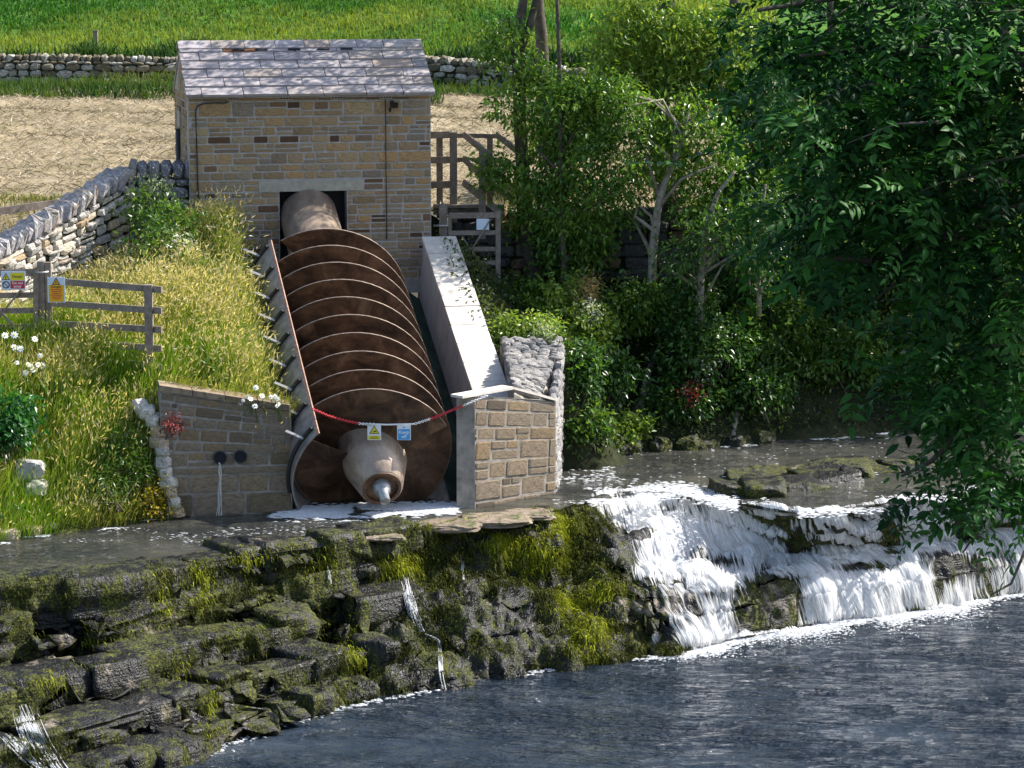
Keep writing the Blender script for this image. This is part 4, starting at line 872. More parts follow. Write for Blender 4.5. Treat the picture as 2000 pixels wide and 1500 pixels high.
# shaded return to the house
s0, s1 = ZWALL0[:2] + np.array([-0.05, 0.02]), HO[:2] + np.array([-0.02, 0.10])
zt0 = PY(300, 322, 54.5)[2]; rt = thing('dry_stone_wall', 'short shaded blue grey dry stone wall joining the left corner of the turbine house', 'wall')
f = [np.array([*s0, 2.6]), np.array([*s1, 2.6]), np.array([*s1, zt0 - 0.28]), np.array([*s0, zt0 - 0.28])]
dn = nrm(s1 - s0); nn_ = np.array([-dn[1], dn[0], 0]) * 0.45
core = hull('core', [f[0], f[1], f[1] + nn_, f[0] + nn_], [f[3], f[2], f[2] + nn_, f[3] + nn_], M['wood_soil'], rt)
lay_stones(core, f, (0.16, 0.30), (0.2, 0.42), V_blue_shade, rw, depth=0.26, gap=0.006, proud=0.07, tilt=0.06, wob=0.1)
L = np.linalg.norm(s1 - s0); t = 0.0
while t < L - 0.05:
    th = rw.uniform(0.17, 0.30); p = s0 + dn * (t + th / 2); o = link('coping_stone', V_blue_shade[rw.integers(6)], rt)
    o.matrix_local = Matrix.Translation((p[0] + nn_[0] * 0.4, p[1] + nn_[1] * 0.4, zt0 - 0.13)) @ Matrix.Rotation(atan2(dn[1], dn[0]), 4, 'Z') @ Matrix.Rotation(rw.normal() * 0.15, 4, 'Y') @ Matrix.Diagonal((th, 0.46, rw.uniform(0.28, 0.40), 1)); t += th
# far walls across the foot of the hill
def far_wall(name, label, p0, p1, z0, z1, h, seed, var=V_field, course=(0.13, 0.22), width=(0.20, 0.42), cope=True, mat='wood_soil'):
    r = rng_(seed); o = thing(name, label, 'wall'); p0 = np.array(p0); p1 = np.array(p1); d = nrm(p1 - p0); n3 = np.array([-d[1], d[0], 0]) * 0.5
    f = [np.array([*p0, z0]), np.array([*p1, z1]), np.array([*p1, z1 + h]), np.array([*p0, z0 + h])]
    c = hull('core', [f[0], f[1], f[1] + n3, f[0] + n3], [f[3], f[2], f[2] + n3, f[3] + n3], M[mat], o)
    lay_stones(c, f, course, width, var, r, depth=0.28, gap=0.004, proud=0.09, tilt=0.10, wob=0.14, maxn=290)
    if cope:
        L = np.linalg.norm(p1 - p0); t = 0
        while t < L:
            th = r.uniform(0.14, 0.30); p = p0 + d * (t + th / 2); zz = z0 + (z1 - z0) * t / L + h; q_ = link('coping_stone', var[r.integers(len(var))], o)
            q_.matrix_local = Matrix.Translation((p[0] + n3[0] * 0.5, p[1] + n3[1] * 0.5, zz + 0.08)) @ Matrix.Rotation(atan2(d[1], d[0]) + r.normal() * 0.1, 4, 'Z') @ Matrix.Rotation(r.normal() * 0.2, 4, 'Y') @ Matrix.Diagonal((th, 0.42, r.uniform(0.2, 0.34), 1)); t += th
    return o
a, b = PY(-60, 172, 98.5), PY(365, 178, 99.0); far_wall('field_wall', 'mossy grey dry stone field wall behind the hay field, left of the house', a[:2], b[:2], a[2], b[2], 0.98, 61, course=(0.17, 0.26), width=(0.26, 0.5))
a, b = PY(815, 186, 96.0), PY(1330, 232, 91.0); far_wall('field_wall', 'tumbled pale dry stone field wall behind the trees, right of the house', a[:2], b[:2], a[2], b[2], 1.12, 62, course=(0.17, 0.28), width=(0.28, 0.5))
a, b = PY(880, 575, 57.35), PY(1520, 575, 57.9); far_wall('retaining_wall', 'dark shaded stone retaining wall behind the wooden gate and tree trunks', a[:2], b[:2], a[2] - 0.2, b[2] - 0.2, 1.72, 63, V_dark_shade, (0.16, 0.28), (0.3, 0.62), mat='wood_soil')

# ------------------------------------------------------------------ fences, gates and signs
def bar(parent, name, a, b, ya, yb, wd, th, mat='wood', up=(0, 0, 1)):
    m_ = MB(); m_.beam(PY(*a, ya), PY(*b, yb), th, wd, up); return m_.build(name, M[mat], parent)
def post(parent, name, u, v0, v1, y, wd, z_extra=0.0, mat='wood', lean=0.0):
    a, b = PY(u, v0, y), PY(u, v1, y); a = np.array([b[0] + lean, y, a[2]]); b = np.array([b[0], y, b[2] - z_extra])
    m_ = MB(); m_.beam(b, a, wd, wd, (0, 1, 0)); return m_.build(name, M[mat], parent)
fence = thing('wooden_rail_fence', 'weathered wooden post and rail fence in the long grass above the left wall', 'fence')
YL, YR = 49.9, 48.75
post(fence, 'post', 294, 556, 770, YR, 0.14, 0.25)
post(fence, 'post', 97, 512, 640, YL, 0.11, 0.5)
for va, vb, ua in ((548, 566, 98), (592, 607, 98), (632, 644, 98), (672, 681, 190), (707, 718, 230)):
    ya = YL + (YR - YL) * (ua - 98) / (315 - 98); bar(fence, 'rail', (ua, va), (316, vb), ya - 0.09, YR - 0.09, 0.115, 0.04)
gate = thing('field_gate', 'wooden field gate with crossed braces at the left edge, beside the dry stone wall', 'gate')
post(gate, 'gate_post', 83, 510, 640, YL - 0.02, 0.12, 0.5)
for v in (532, 576, 606, 638): bar(gate, 'bar', (-260, v + 4), (74, v), YL - 0.2, YL - 0.06, 0.10 if v > 540 else 0.13, 0.035)
bar(gate, 'stile', (70, 525), (70, 655), YL - 0.10, YL - 0.10, 0.09, 0.05, up=(1, 0, 0))
bar(gate, 'brace', (58, 545), (-40, 665), YL - 0.13, YL - 0.16, 0.09, 0.03, up=(0, 1, 0)); bar(gate, 'brace', (-40, 560), (45, 660), YL - 0.16, YL - 0.19, 0.09, 0.03, up=(0, 1, 0))
lt = MB(); lt.tube([PY(70, 532, YL - 0.16), PY(80, 533, YL - 0.18), PY(95, 531, YL - 0.14)], 0.02, 8); lt.build('latch', M['galv'], gate, True)
rail = thing('wooden_rail', 'single grey wooden rail behind the coping of the left stone wall', 'rail')
bar(rail, 'rail', (-60, 421), (152, 391), 55.6, 57.2, 0.15, 0.05)
post(rail, 'post', -30, 410, 450, 55.9, 0.12, 0.7); post(rail, 'post', 120, 392, 425, 57.0, 0.12, 0.6)
fp = thing('fence_post', 'lone pale wooden post standing on the hillside above the far wall', 'post'); post(fp, 'post', 187, 60, 98, 103.5, 0.17, 0.35); bar(fp, 'top_cap', (182, 60), (192, 60), 103.4, 103.4, 0.03, 0.18)
# stile and stepped fence right of the house
YS = 57.25
st = thing('timber_stair_fence', 'timber steps with slanting handrails right of the turbine house', 'fence')
for u, v0, v1, wd in ((859, 268, 402, 0.13), (886, 258, 410, 0.15), (957, 262, 400, 0.12), (1013, 288, 345, 0.11)): post(st, 'post', u, v0, v1, YS + (0.35 if u in (957, 859) else 0.0), wd, 0.25)
post(st, 'stair_post', 942, 296, 418, YS - 0.55, 0.14, 0.5)
for v in (264, 313, 361):
    bar(st, 'rail', (838, v), (884, v - 1), YS + 0.22, YS + 0.10, 0.14, 0.045)
for v in (266, 313): bar(st, 'rail', (890, v - 1), (984, v), YS + 0.42, YS + 0.42, 0.09, 0.04)
for a, b, y0, y1 in (((906, 262), (957, 305), YS - 0.05, YS - 0.62), ((905, 309), (944, 345), YS - 0.05, YS - 0.5), ((905, 356), (944, 388), YS - 0.05, YS - 0.5), ((969, 262), (1040, 318), YS + 0.3, YS - 0.3), ((945, 350), (1005, 392), YS + 0.2, YS - 0.3)): bar(st, 'handrail', a, b, y0, y1, 0.13, 0.05)
for i, (v, y) in enumerate(((402, YS - 0.05), (420, YS - 0.35))): bar(st, 'step', (846 + i * 60, v), (985, v), y, y, 0.06, 0.30)
bar(st, 'riser_board', (846, 411), (985, 411), YS - 0.02, YS - 0.02, 0.18, 0.03)
bar(st, 'newel', (955, 396), (982, 420), YS - 0.6, YS - 0.7, 0.13, 0.06)
YG = 55.95
wg = thing('wicket_gate', 'narrow wooden gate with a diagonal brace beside the top of the wing wall', 'gate')
post(wg, 'gate_post', 866, 403, 480, YG + 0.05, 0.16, 0.6); m_ = MB(); c = PY(866, 404, YG + 0.05); m_.add([c + np.array(p) for p in ((-.08, -.08, 0), (.08, -.08, 0), (.08, .08, 0), (-.08, .08, 0), (0, 0, .09))], [[0, 1, 4], [1, 2, 4], [2, 3, 4], [3, 0, 4], [0, 3, 2, 1]]); m_.build('post_top', M['wood'], wg)
post(wg, 'hanging_stile', 973, 412, 562, YG, 0.10); post(wg, 'gate_stile', 879, 420, 560, YG, 0.07)
for v, h in ((421, 0.11), (455, 0.09), (487, 0.085), (514, 0.085), (541, 0.085)): bar(wg, 'bar', (877, v), (970, v - 1), YG - 0.02, YG - 0.02, h, 0.035)
bar(wg, 'brace', (958, 428), (913, 500), YG - 0.05, YG - 0.05, 0.085, 0.025, up=(0, 1, 0)); bar(wg, 'brace', (903, 462), (958, 545), YG - 0.07, YG - 0.07, 0.08, 0.025, up=(0, 1, 0))
lt = MB(); lt.tube([PY(846, 441, YG - 0.1), PY(874, 441, YG - 0.1)], 0.022, 8); lt.build('latch', M['galv'], wg, True)
nb = MB(); c = PY(943, 438, YG - 0.06); nb.box(c, (0.25, 0.012, 0.22)); tag(nb.build('gate_notice', M['pale'], None), 'small blank pale blue notice fixed to the wicket gate', 'sign')
# signs
def text_on(parent, name, txt, c, size, mat, rx=pi / 2, rz=0.0, y_off=0.0, bold=0.0):
    cu = bpy.data.curves.new(name, 'FONT'); cu.body = txt; cu.size = size; cu.align_x = 'CENTER'; cu.align_y = 'CENTER'; cu.space_line = 0.9; cu.offset = bold
    o = bpy.data.objects.new(name, cu); COL.objects.link(o); dg = bpy.context.evaluated_depsgraph_get(); dg.update()
    me = bpy.data.meshes.new_from_object(o.evaluated_get(dg)); bpy.data.objects.remove(o); me.materials.clear(); me.materials.append(M[mat]); me.name = name
    return link(name, me, parent, (c[0], y_off, c[1]), (rx, 0, rz))
def panel(parent, name, x, z, wd, h, mat, y): m_ = MB(); m_.box((x, y, z), (wd, 0.004, h)); return m_.build(name, M[mat], parent)
def tri(parent, name, x, z, r, mat, y):
    m_ = MB(); a = [pi / 2 + i * 2 * pi / 3 for i in range(3)]; V = [(x + r * cos(t), y - 0.002, z + r * sin(t)) for t in a] + [(x + r * cos(t), y + 0.002, z + r * sin(t)) for t in a]
    m_.add(V, [[0, 1, 2], [5, 4, 3], [0, 3, 4, 1], [1, 4, 5, 2], [2, 5, 3, 0]]); return m_.build(name, M[mat], parent, recalc=True)
def sign(name, label, u, v, y, wd, h, back='white', rz=0.0):
    c = PY(u, v, y); o = thing(name, label, 'sign', tuple(c), (0, 0, rz)); m_ = MB(); m_.box((0, 0, 0), (wd, 0.010, h)); m_.build('board', M[back], o); return o
sg = sign('danger_sign', 'yellow and red danger sign fixed to the left field gate', 26, 548, YL - 0.24, 0.43, 0.335, 'pale')
panel(sg, 'yellow_panel', 0.075, 0.073, 0.25, 0.135, 'yellow', -0.008); panel(sg, 'red_panel', 0.075, -0.073, 0.25, 0.135, 'red', -0.008)
text_on(sg, 'lettering', 'Danger', (0.075, 0.073), 0.062, 'ink', y_off=-0.0115, bold=0.001); text_on(sg, 'lettering', 'Do not\nenter', (0.075, -0.073), 0.066, 'white', y_off=-0.0115, bold=0.001)
t1 = tri(sg, 'warning_triangle', -0.13, 0.055, 0.082, 'ink', -0.008); tri(t1, 'triangle_face', -0.13, 0.055, 0.060, 'yellow', -0.0125); panel(t1, 'bolt_mark', -0.13, 0.055, 0.014, 0.05, 'ink', -0.0155)
m_ = MB(); th = np.arange(24) * 2 * pi / 24; V = np.stack([np.stack([-0.13 + r * np.cos(th), -0.0085 + 0 * th, -0.075 + r * np.sin(th)], -1) for r in (0.066, 0.048)]); m_.add(V.reshape(-1, 3), [grid_faces(2, 24, True)]); m_.box((-0.13, -0.0085, -0.075), (0.11, 0.001, 0.014), Matrix.Rotation(pi / 4, 3, 'Y')); m_.build('no_entry_ring', M['ink'], sg)
sg = sign('danger_sign', 'upright orange danger sign on the fence post beside the field gate', 110, 566, YR + 0.72, 0.31, 0.45, 'pale')
panel(sg, 'orange_panel', 0.0, -0.062, 0.265, 0.30, 'amber', -0.008)
t1 = tri(sg, 'warning_triangle', 0.0, 0.135, 0.085, 'ink', -0.008); tri(t1, 'triangle_face', 0.0, 0.135, 0.060, 'amber', -0.0125); panel(t1, 'exclamation_mark', 0.0, 0.138, 0.014, 0.05, 'ink', -0.0155)
text_on(sg, 'lettering', 'Danger', (0.0, 0.055), 0.062, 'ink', y_off=-0.0115, bold=0.001)
for i in range(6): panel(sg, 'text_line', 0.0, 0.005 - 0.033 * i, 0.20 - 0.03 * (i % 3), 0.013, 'red', -0.0115)
# chain across the outlet with two signs
cpx = [(611, 799), (640, 812), (675, 822), (705, 828), (757, 829.5), (810, 828), (850, 815), (890, 798), (952, 773)]
yc = [SL((TR + 0.02) * cos(radians(139)), TE - 0.35, (TR + 0.02) * sin(radians(139)))[1], 0, 0, 0, 0, 0, 0, 0, FL[1] - 0.06]
cp = np.array([PY(u, v, yc[0] + (yc[-1] - yc[0]) * i / 8) for i, (u, v) in enumerate(cpx)])
seg = np.r_[0, np.cumsum(np.linalg.norm(np.diff(cp, axis=0), axis=1))]; NL = 104
sl_ = np.linspace(0, seg[-1], NL + 1); pts = np.stack([np.interp(sl_, seg, cp[:, i]) for i in range(3)], 1)
ch = thing('safety_chain', 'red and white plastic chain sagging across the screw outlet', 'chain')
secs = [('red', 0.085, 0.27), ('white', 0.27, 0.37), ('white', 0.58, 0.665), ('red', 0.665, 0.86), ('white', 0.86, 1.0), ('red', 0.0, 0.085)]
for colr, f0, f1 in secs:
    m_ = MB()
    for i in range(NL):
        if f0 <= (i + 0.5) / NL < f1:
            a, b = pts[i], pts[i + 1]; c = (a + b) / 2; d = nrm(b - a); s_ = nrm(np.cross(d, [0, 0, 1.0])) if i % 2 else nrm(np.cross(np.cross(d, [0, 0, 1.0]), d)); L = np.linalg.norm(b - a) * 0.66
            th = np.arange(11) * 2 * pi / 10; m_.tube([c + d * L * cos(t) + s_ * 0.018 * sin(t) for t in th], 0.0085, 5, caps=False)
    tag(m_.build(colr + '_links', M['chain_' + colr], ch, True), kind='stuff')
m_ = MB(); i0, i1 = int(0.355 * NL), int(0.60 * NL); m_.tube(pts[i0:i1:3], 0.016, 8); m_.build('white_sleeve', M['chain_white'], ch, True)
yc_ = float(cp[4][1])
sg = sign('warning_sign', 'small yellow hand hazard sign hanging from the chain', 731, 845, yc_ - 0.03, 0.235, 0.26)
t1 = tri(sg, 'warning_triangle', 0, 0.03, 0.10, 'ink', -0.008); tri(t1, 'triangle_face', 0, 0.03, 0.078, 'yellow', -0.0125)
m_ = MB(); m_.box((0.004, -0.0158, 0.02), (0.06, 0.002, 0.014), Matrix.Rotation(-0.3, 3, 'Y')); m_.box((0.02, -0.0160, 0.03), (0.03, 0.002, 0.02)); m_.build('hand_mark', M['ink'], t1)
panel(sg, 'yellow_panel', 0, -0.085, 0.21, 0.065, 'yellow', -0.008)
for i in range(2): panel(sg, 'text_line', 0, -0.072 - 0.025 * i, 0.12 + 0.03 * i, 0.008, 'ink', -0.0115)
sg = sign('keep_off_sign', 'small blue keep off sign hanging from the chain', 789, 845, yc_ - 0.03, 0.235, 0.26)
panel(sg, 'blue_panel', 0, -0.03, 0.205, 0.185, 'blue', -0.008); text_on(sg, 'lettering', 'Keep\noff', (0, -0.03), 0.085, 'white', y_off=-0.0115, bold=0.0015); panel(sg, 'mark', 0.0, 0.095, 0.03, 0.022, 'blue', -0.008)
# ------------------------------------------------------------------ grass, hay and flowers
def scatter(x0, x1, y0, y1, n, rng, keep, zf):
    x = rng.uniform(x0, x1, n); y = rng.uniform(y0, y1, n); k = keep(x, y); x, y = x[k], y[k]
    return np.stack([x, y, zf(x, y)], 1)
g = rng_(71)
# long grass of the left bank
P = scatter(-10.6, -3.0, 45.0, 55.0, 95000, g, keepL, zL); P = P[P[:, 2] > -0.05]; n = len(P)
patch = fbm(P * 0.55, 3, 5); dry = np.clip(0.24 + 0.60 * fbm(P * 0.9, 3, 6) + 0.25 * g.normal(size=n) * 0.6, 0, 1)
hgt = (0.40 + 0.38 * smooth(-0.5, 0.6, patch) + 0.16 * g.random(n)) * (0.65 + 0.35 * smooth(0.0, 0.7, P[:, 2]))
lean = np.stack([0.22 + 0.30 * g.normal(size=n), -0.10 + 0.30 * g.normal(size=n), np.ones(n)], 1)
tip = P + nrm(lean) * hgt[:, None]
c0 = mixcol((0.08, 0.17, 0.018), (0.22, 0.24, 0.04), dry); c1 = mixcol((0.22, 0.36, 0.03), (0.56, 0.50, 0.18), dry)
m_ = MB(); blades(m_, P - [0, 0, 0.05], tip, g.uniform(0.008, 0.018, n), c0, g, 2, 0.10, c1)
k = g.random(n) < 0.32 * smooth(-0.3, 0.4, patch) + 0.06; hp = tip[k]
leaves(m_, hp - nrm(lean[k]) * 0.02, lean[k] + g.normal(size=(k.sum(), 3)) * 0.35 - [0, 0, 0.25], g.normal(size=(k.sum(), 3)), g.uniform(0.07, 0.15, k.sum()), g.uniform(0.016, 0.03, k.sum()), mixcol((0.62, 0.54, 0.34), (0.42, 0.38, 0.16), g.random(k.sum())))
tag(m_.build('long_grass', M['grass'], None), 'long yellow green grass with pale seed heads over the left bank', 'grass', kind='stuff')
P = scatter(-7.6, -4.2, 48.6, 54.4, 26000, g, lambda x, y: keepL(x, y) & (fbm2(x, y, 0.9, 3, 88) > -0.05 - 0.25 * (y > 52)), zL); n = len(P)
lean = np.stack([0.25 + 0.30 * g.normal(size=n), -0.15 + 0.30 * g.normal(size=n), np.ones(n)], 1); tip = P + nrm(lean) * g.uniform(0.55, 1.05, n)[:, None]; dry = np.clip(0.45 + 0.35 * g.normal(size=n), 0, 1); m_ = MB()
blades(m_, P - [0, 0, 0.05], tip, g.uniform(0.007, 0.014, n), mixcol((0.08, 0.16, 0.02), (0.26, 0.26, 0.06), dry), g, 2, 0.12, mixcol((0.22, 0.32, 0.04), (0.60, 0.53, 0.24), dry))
k = g.random(n) < 0.4; leaves(m_, tip[k], lean[k] + g.normal(size=(k.sum(), 3)) * 0.4 - [0, 0, 0.5], g.normal(size=(k.sum(), 3)), g.uniform(0.08, 0.17, k.sum()), g.uniform(0.016, 0.032, k.sum()), mixcol((0.66, 0.58, 0.38), (0.45, 0.40, 0.20), g.random(k.sum())))
tag(m_.build('tall_seeding_grass', M['grass'], None), 'tall pale seeding grass between the house corner and the trough', 'grass', kind='stuff')
# tufts leaning over the pier, the trough edge and the water
m_ = MB(); edge = []
for u0, v0, u1, v1, y0, y1, n in ((400, 790, 580, 806, 48.15, 48.3, 900), (0, 1052, 345, 1006, 45.9, 47.7, 1500), (330, 760, 420, 776, 48.1, 48.15, 250)):
    t = g.random(n); A = PY(u0, v0, y0); B = PY(u1, v1, y1); edge.append(A + (B - A) * t[:, None] + g.normal(size=(n, 3)) * [0.08, 0.12, 0.04])
P = np.concatenate(edge); n = len(P); d = np.stack([0.3 + 0.4 * g.normal(size=n), -0.55 + 0.3 * g.normal(size=n), 0.4 + 0.5 * g.random(n)], 1)
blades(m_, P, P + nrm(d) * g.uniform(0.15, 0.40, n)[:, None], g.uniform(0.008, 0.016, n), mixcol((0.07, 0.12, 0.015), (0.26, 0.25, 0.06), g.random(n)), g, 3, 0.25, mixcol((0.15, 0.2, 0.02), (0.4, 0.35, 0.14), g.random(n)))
tag(m_.build('bank_edge_grass', M['grass'], None), 'grass tufts hanging over the left pier and the water edge', 'grass', kind='stuff')
# hay
P = scatter(-22, 14, 50, 98, 110000, g, lambda x, y: in_poly(x, y, FIELD_POLY), zF); n = len(P); a = g.uniform(0, 2 * pi, n)
d = np.stack([np.cos(a), np.sin(a), g.uniform(-0.1, 0.55, n)], 1); L = g.uniform(0.12, 0.38, n)
m_ = MB(); blades(m_, P + [0, 0, 0.01], P + nrm(d) * L[:, None], g.uniform(0.010, 0.026, n), mixcol((0.15, 0.125, 0.07), (0.48, 0.40, 0.28), np.clip(0.5 + 0.6 * fbm(P * np.array([0.35, 0.8, 0]), 3, 15) + 0.25 * g.normal(size=n), 0, 1)), g, 2, 0.12)
tag(m_.build('cut_hay', M['hay'], None), 'drying cut hay strewn over the field behind the house', 'hay', kind='stuff')
P = scatter(-16, 8, 55, 62, 9000, g, lambda x, y: in_poly(x, y, FIELD_POLY) & (y < 58.5 + 2 * fbm2(x, y, 0.3, 2, 3)), zF); n = len(P)
# hillside grass and the rough strip either side of the far wall
def tufts(name, label, P, h, cols, wd, rng, mat='grass', nseg=2):
    n = len(P); d = np.stack([rng.normal(size=n) * 0.45, rng.normal(size=n) * 0.45, np.ones(n)], 1); t = np.clip(0.45 + 0.8 * fbm(P * np.array([0.16, 0.30, 0.3]), 4, 44) + 0.2 * rng.normal(size=n), 0, 1)
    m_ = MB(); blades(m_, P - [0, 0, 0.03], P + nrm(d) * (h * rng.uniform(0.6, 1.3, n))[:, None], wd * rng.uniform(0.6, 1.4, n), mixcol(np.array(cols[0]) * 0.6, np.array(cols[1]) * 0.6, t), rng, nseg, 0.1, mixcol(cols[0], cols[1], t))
    return tag(m_.build(name, M[mat], None), label, 'grass', kind='stuff')
Pm = scatter(-24, 10, 100.8, 118, 70000, g, lambda x, y: x > -99, zH); tufts('hill_grass', 'bright green pasture grass on the hillside', Pm, 0.24, ((0.035, 0.14, 0.014), (0.24, 0.31, 0.05)), 0.045, g)
def strip(x, y): return fbm2(x, y, 0.35, 3, 61)
Pn = scatter(-24, 9, 100.6, 104.2, 22000, g, lambda x, y: (y < 102.6 + 1.6 * strip(x, y)) & ((x < -9.5) | (x > -6) ), zH)
tufts('tall_nettles', 'dark green nettles growing along the top of the far wall', Pn, 0.62, ((0.010, 0.038, 0.012), (0.05, 0.11, 0.025)), 0.06, g)
Pn = scatter(-24, 4, 84, 98.2, 34000, g, lambda x, y: in_poly(x, y, FIELD_POLY) & (y > 90.0 + 2.2 * strip(x, y) + 1.2 * (x < -10)), zF)
tufts('rough_field_grass', 'rough green grass strip below the far wall', Pn, 0.42, ((0.028, 0.085, 0.016), (0.13, 0.17, 0.03)), 0.045, g)
Pn = scatter(-12, 9, 55, 61.5, 16000, g, lambda x, y: in_poly(x, y, FIELD_POLY) & (fbm2(x, y, 0.5, 3, 63) > 0.05 + (y - 57.5) * 0.12), zF)
tufts('field_edge_grass', 'short green yellow grass at the near edge of the hay field', Pn, 0.20, ((0.10, 0.15, 0.02), (0.30, 0.27, 0.08)), 0.02, g)

WEEDS = ((0.04, 0.11, 0.015), (0.14, 0.24, 0.03))
def shrub(name, label, cat, blobs, nleaf, size, cols, rng, per=14, sig=0.11, mat='leaf', stems=7, base=None, aspect=0.5, droop=0.35, group=None, bark='bark', power=2.0, nup=1.2):
    o = thing(name, label, cat, tuple(base if base is not None else blobs[0][0]), group=group); org = np.array(o.location)
    ncl = max(nleaf // per, 1); C, Dn = in_blobs(blobs, ncl, rng, power); tcl = np.clip(0.5 + 0.35 * rng.normal(size=ncl), 0, 1)
    ix = rng.integers(ncl, size=nleaf); P = C[ix] + rng.normal(size=(nleaf, 3)) * sig; d = Dn[ix] * 0.6 + rng.normal(size=(nleaf, 3)) * 0.6 - [0, 0, droop]
    nv = rng.normal(size=(nleaf, 3)) * 0.6 + [0, 0, nup]
    t = np.clip(tcl[ix] + 0.15 * rng.normal(size=nleaf), 0, 1); L = size * rng.uniform(0.6, 1.35, nleaf)
    m_ = MB(); leaves(m_, P - org, d, nv, L, L * aspect, mixcol(cols[0], cols[1], t)); m_.build('foliage', M[mat], o)
    if stems:
        m_ = MB(); bs = np.array(base if base is not None else [blobs[0][0][0], blobs[0][0][1], blobs[0][0][2] - blobs[0][1][2]])
        for i in range(stems):
            e = C[rng.integers(ncl)]; b = bs + rng.normal(size=3) * [0.15, 0.1, 0.0]; mid = (b + e) / 2 + rng.normal(size=3) * 0.1; m_.tube(np.array([b - [0, 0, 0.1], mid, e]) - org, [0.022, 0.015, 0.005], 5, caps=False)
        m_.build('stems', M[bark], o, True)
    return o
def B(u, v, y, ru, rv, dep=None, w=None):
    s = F / (y * 1.02); return (PY(u, v, y), (ru / s, dep if dep else ru / s, rv / s)) + ((w,) if w else ())
sr = rng_(81)
GR = ((0.020, 0.065, 0.012), (0.085, 0.17, 0.025))
shrub('nettle_bed', 'dark green nettle bed in front of the left stone wall', 'plant', [B(300, 520, 52.2, 60, 90), B(350, 560, 51.8, 60, 60), B(290, 410, 53.6, 45, 45), B(330, 450, 53.0, 60, 60)], 3600, 0.11, ((0.03, 0.09, 0.014), (0.13, 0.23, 0.035)), sr, base=PY(310, 640, 52))
shrub('tall_meadow_weeds', 'tall mixed weeds growing below the house corner', 'plant', [B(420, 480, 53.2, 70, 70), B(400, 560, 52.2, 60, 60), B(470, 560, 52.2, 40, 60)], 2600, 0.10, ((0.05, 0.10, 0.015), (0.16, 0.2, 0.04)), sr, base=PY(420, 620, 52.6), aspect=0.3)
shrub('tall_meadow_weeds', 'leafy weeds spilling down the bank above the yellow flowers', 'plant', [B(240, 900, 47.3, 45, 60), B(200, 960, 46.9, 50, 45), B(270, 850, 47.6, 30, 40)], 1700, 0.10, WEEDS, sr, base=PY(230, 985, 46.9), aspect=0.3)
shrub('tall_meadow_weeds', 'green weeds in the grass right of the fence end post', 'plant', [B(360, 705, 49.2, 45, 28), B(420, 735, 48.9, 40, 22)], 1100, 0.10, WEEDS, sr, base=PY(380, 750, 49.0), aspect=0.35)
shrub('tall_meadow_weeds', 'green weeds below the middle of the left fence', 'plant', [B(180, 690, 49.3, 50, 30), B(130, 760, 48.6, 50, 40)], 1200, 0.10, WEEDS, sr, base=PY(160, 780, 48.8), aspect=0.3)
shrub('green_bush', 'bright green leafy bush at the left edge above the water', 'shrub', [B(5, 830, 47.2, 75, 62), B(-60, 880, 47.0, 80, 90), B(40, 790, 47.4, 30, 26)], 3800, 0.12, ((0.012, 0.075, 0.02), (0.05, 0.19, 0.03)), sr, base=PY(-10, 920, 46.9))
shrub('green_bush', 'small bright green plant at the water edge in the lower left corner of the bank', 'shrub', [B(5, 1005, 46.3, 30, 36)], 700, 0.10, ((0.03, 0.12, 0.02), (0.08, 0.22, 0.03)), sr, base=PY(5, 1040, 46.1))
shrub('yellow_flowering_plant', 'yellow flowering plant on the stones at the foot of the left bank', 'plant', [B(310, 965, 47.5, 32, 40), B(290, 985, 47.3, 30, 30)], 900, 0.075, ((0.16, 0.17, 0.015), (0.50, 0.38, 0.03)), sr, base=PY(300, 1010, 47.4))
shrub('red_valerian', 'red flower cluster against the left stone pier', 'flower', [B(333, 822, 47.5, 22, 16, 0.2), B(352, 826, 47.6, 12, 10, 0.1)], 330, 0.045, ((0.26, 0.03, 0.04), (0.42, 0.12, 0.12)), sr, base=PY(315, 860, 47.7), sig=0.07)
shrub('meadowsweet', 'white flowering meadowsweet clump in the middle of the left bank', 'flower', [B(352, 478, 52.4, 24, 26), B(335, 500, 52.3, 16, 18)], 420, 0.06, ((0.55, 0.58, 0.45), (0.8, 0.8, 0.74)), sr, base=PY(350, 560, 52.4), sig=0.09)
shrub('cow_parsley', 'pale green white flowering weeds beside the stone wall return', 'flower', [B(300, 372, 54.0, 42, 26)], 900, 0.055, ((0.10, 0.18, 0.06), (0.48, 0.52, 0.36)), sr, base=PY(305, 440, 54.0), sig=0.10)
def daisies(label, spots, y, rad, seed, gz):
    r = rng_(seed); b = PY(np.mean([s[0] for s in spots]), max(s[1] for s in spots) + 25, y); o = thing('white_daisies', label, 'flower', tuple(b))
    st_ = MB()
    for u, v in spots:
        p = PY(u, v, y + r.normal() * 0.08) - b; R = rad * r.uniform(0.7, 1.2); m_ = MB(); n = 9
        nz = nrm(np.array([0.35 + 0.2 * r.normal(), -0.75, 0.55 + 0.2 * r.normal()])); ax = nrm(np.cross(nz, [0, 0, 1.0])); ay = np.cross(nz, ax)
        for i in range(n):
            a = 2 * pi * i / n + r.normal() * 0.1; d = ax * cos(a) + ay * sin(a); leaves(m_, (p + d * R * 0.15)[None], d[None], nz[None], np.array([R]), np.array([R * 0.62]), (1, 1, 1), 0.05)
        hd = m_.build('flower_head', M['petal'], o)
        m_ = MB(); m_.tube([p + nz * 0.004, p + nz * 0.018], [R * 0.26, R * 0.18], 8); m_.build('yellow_centre', M['yellow'], hd)
        st_.tube([p, p + [0.02, 0.03, -0.2], p + [0.03, 0.05, -gz]], [0.006, 0.007, 0.007], 5, (0.06, 0.12, 0.02), caps=False)
    tag(st_.build('stalks', M['grass'], o), kind='stuff')
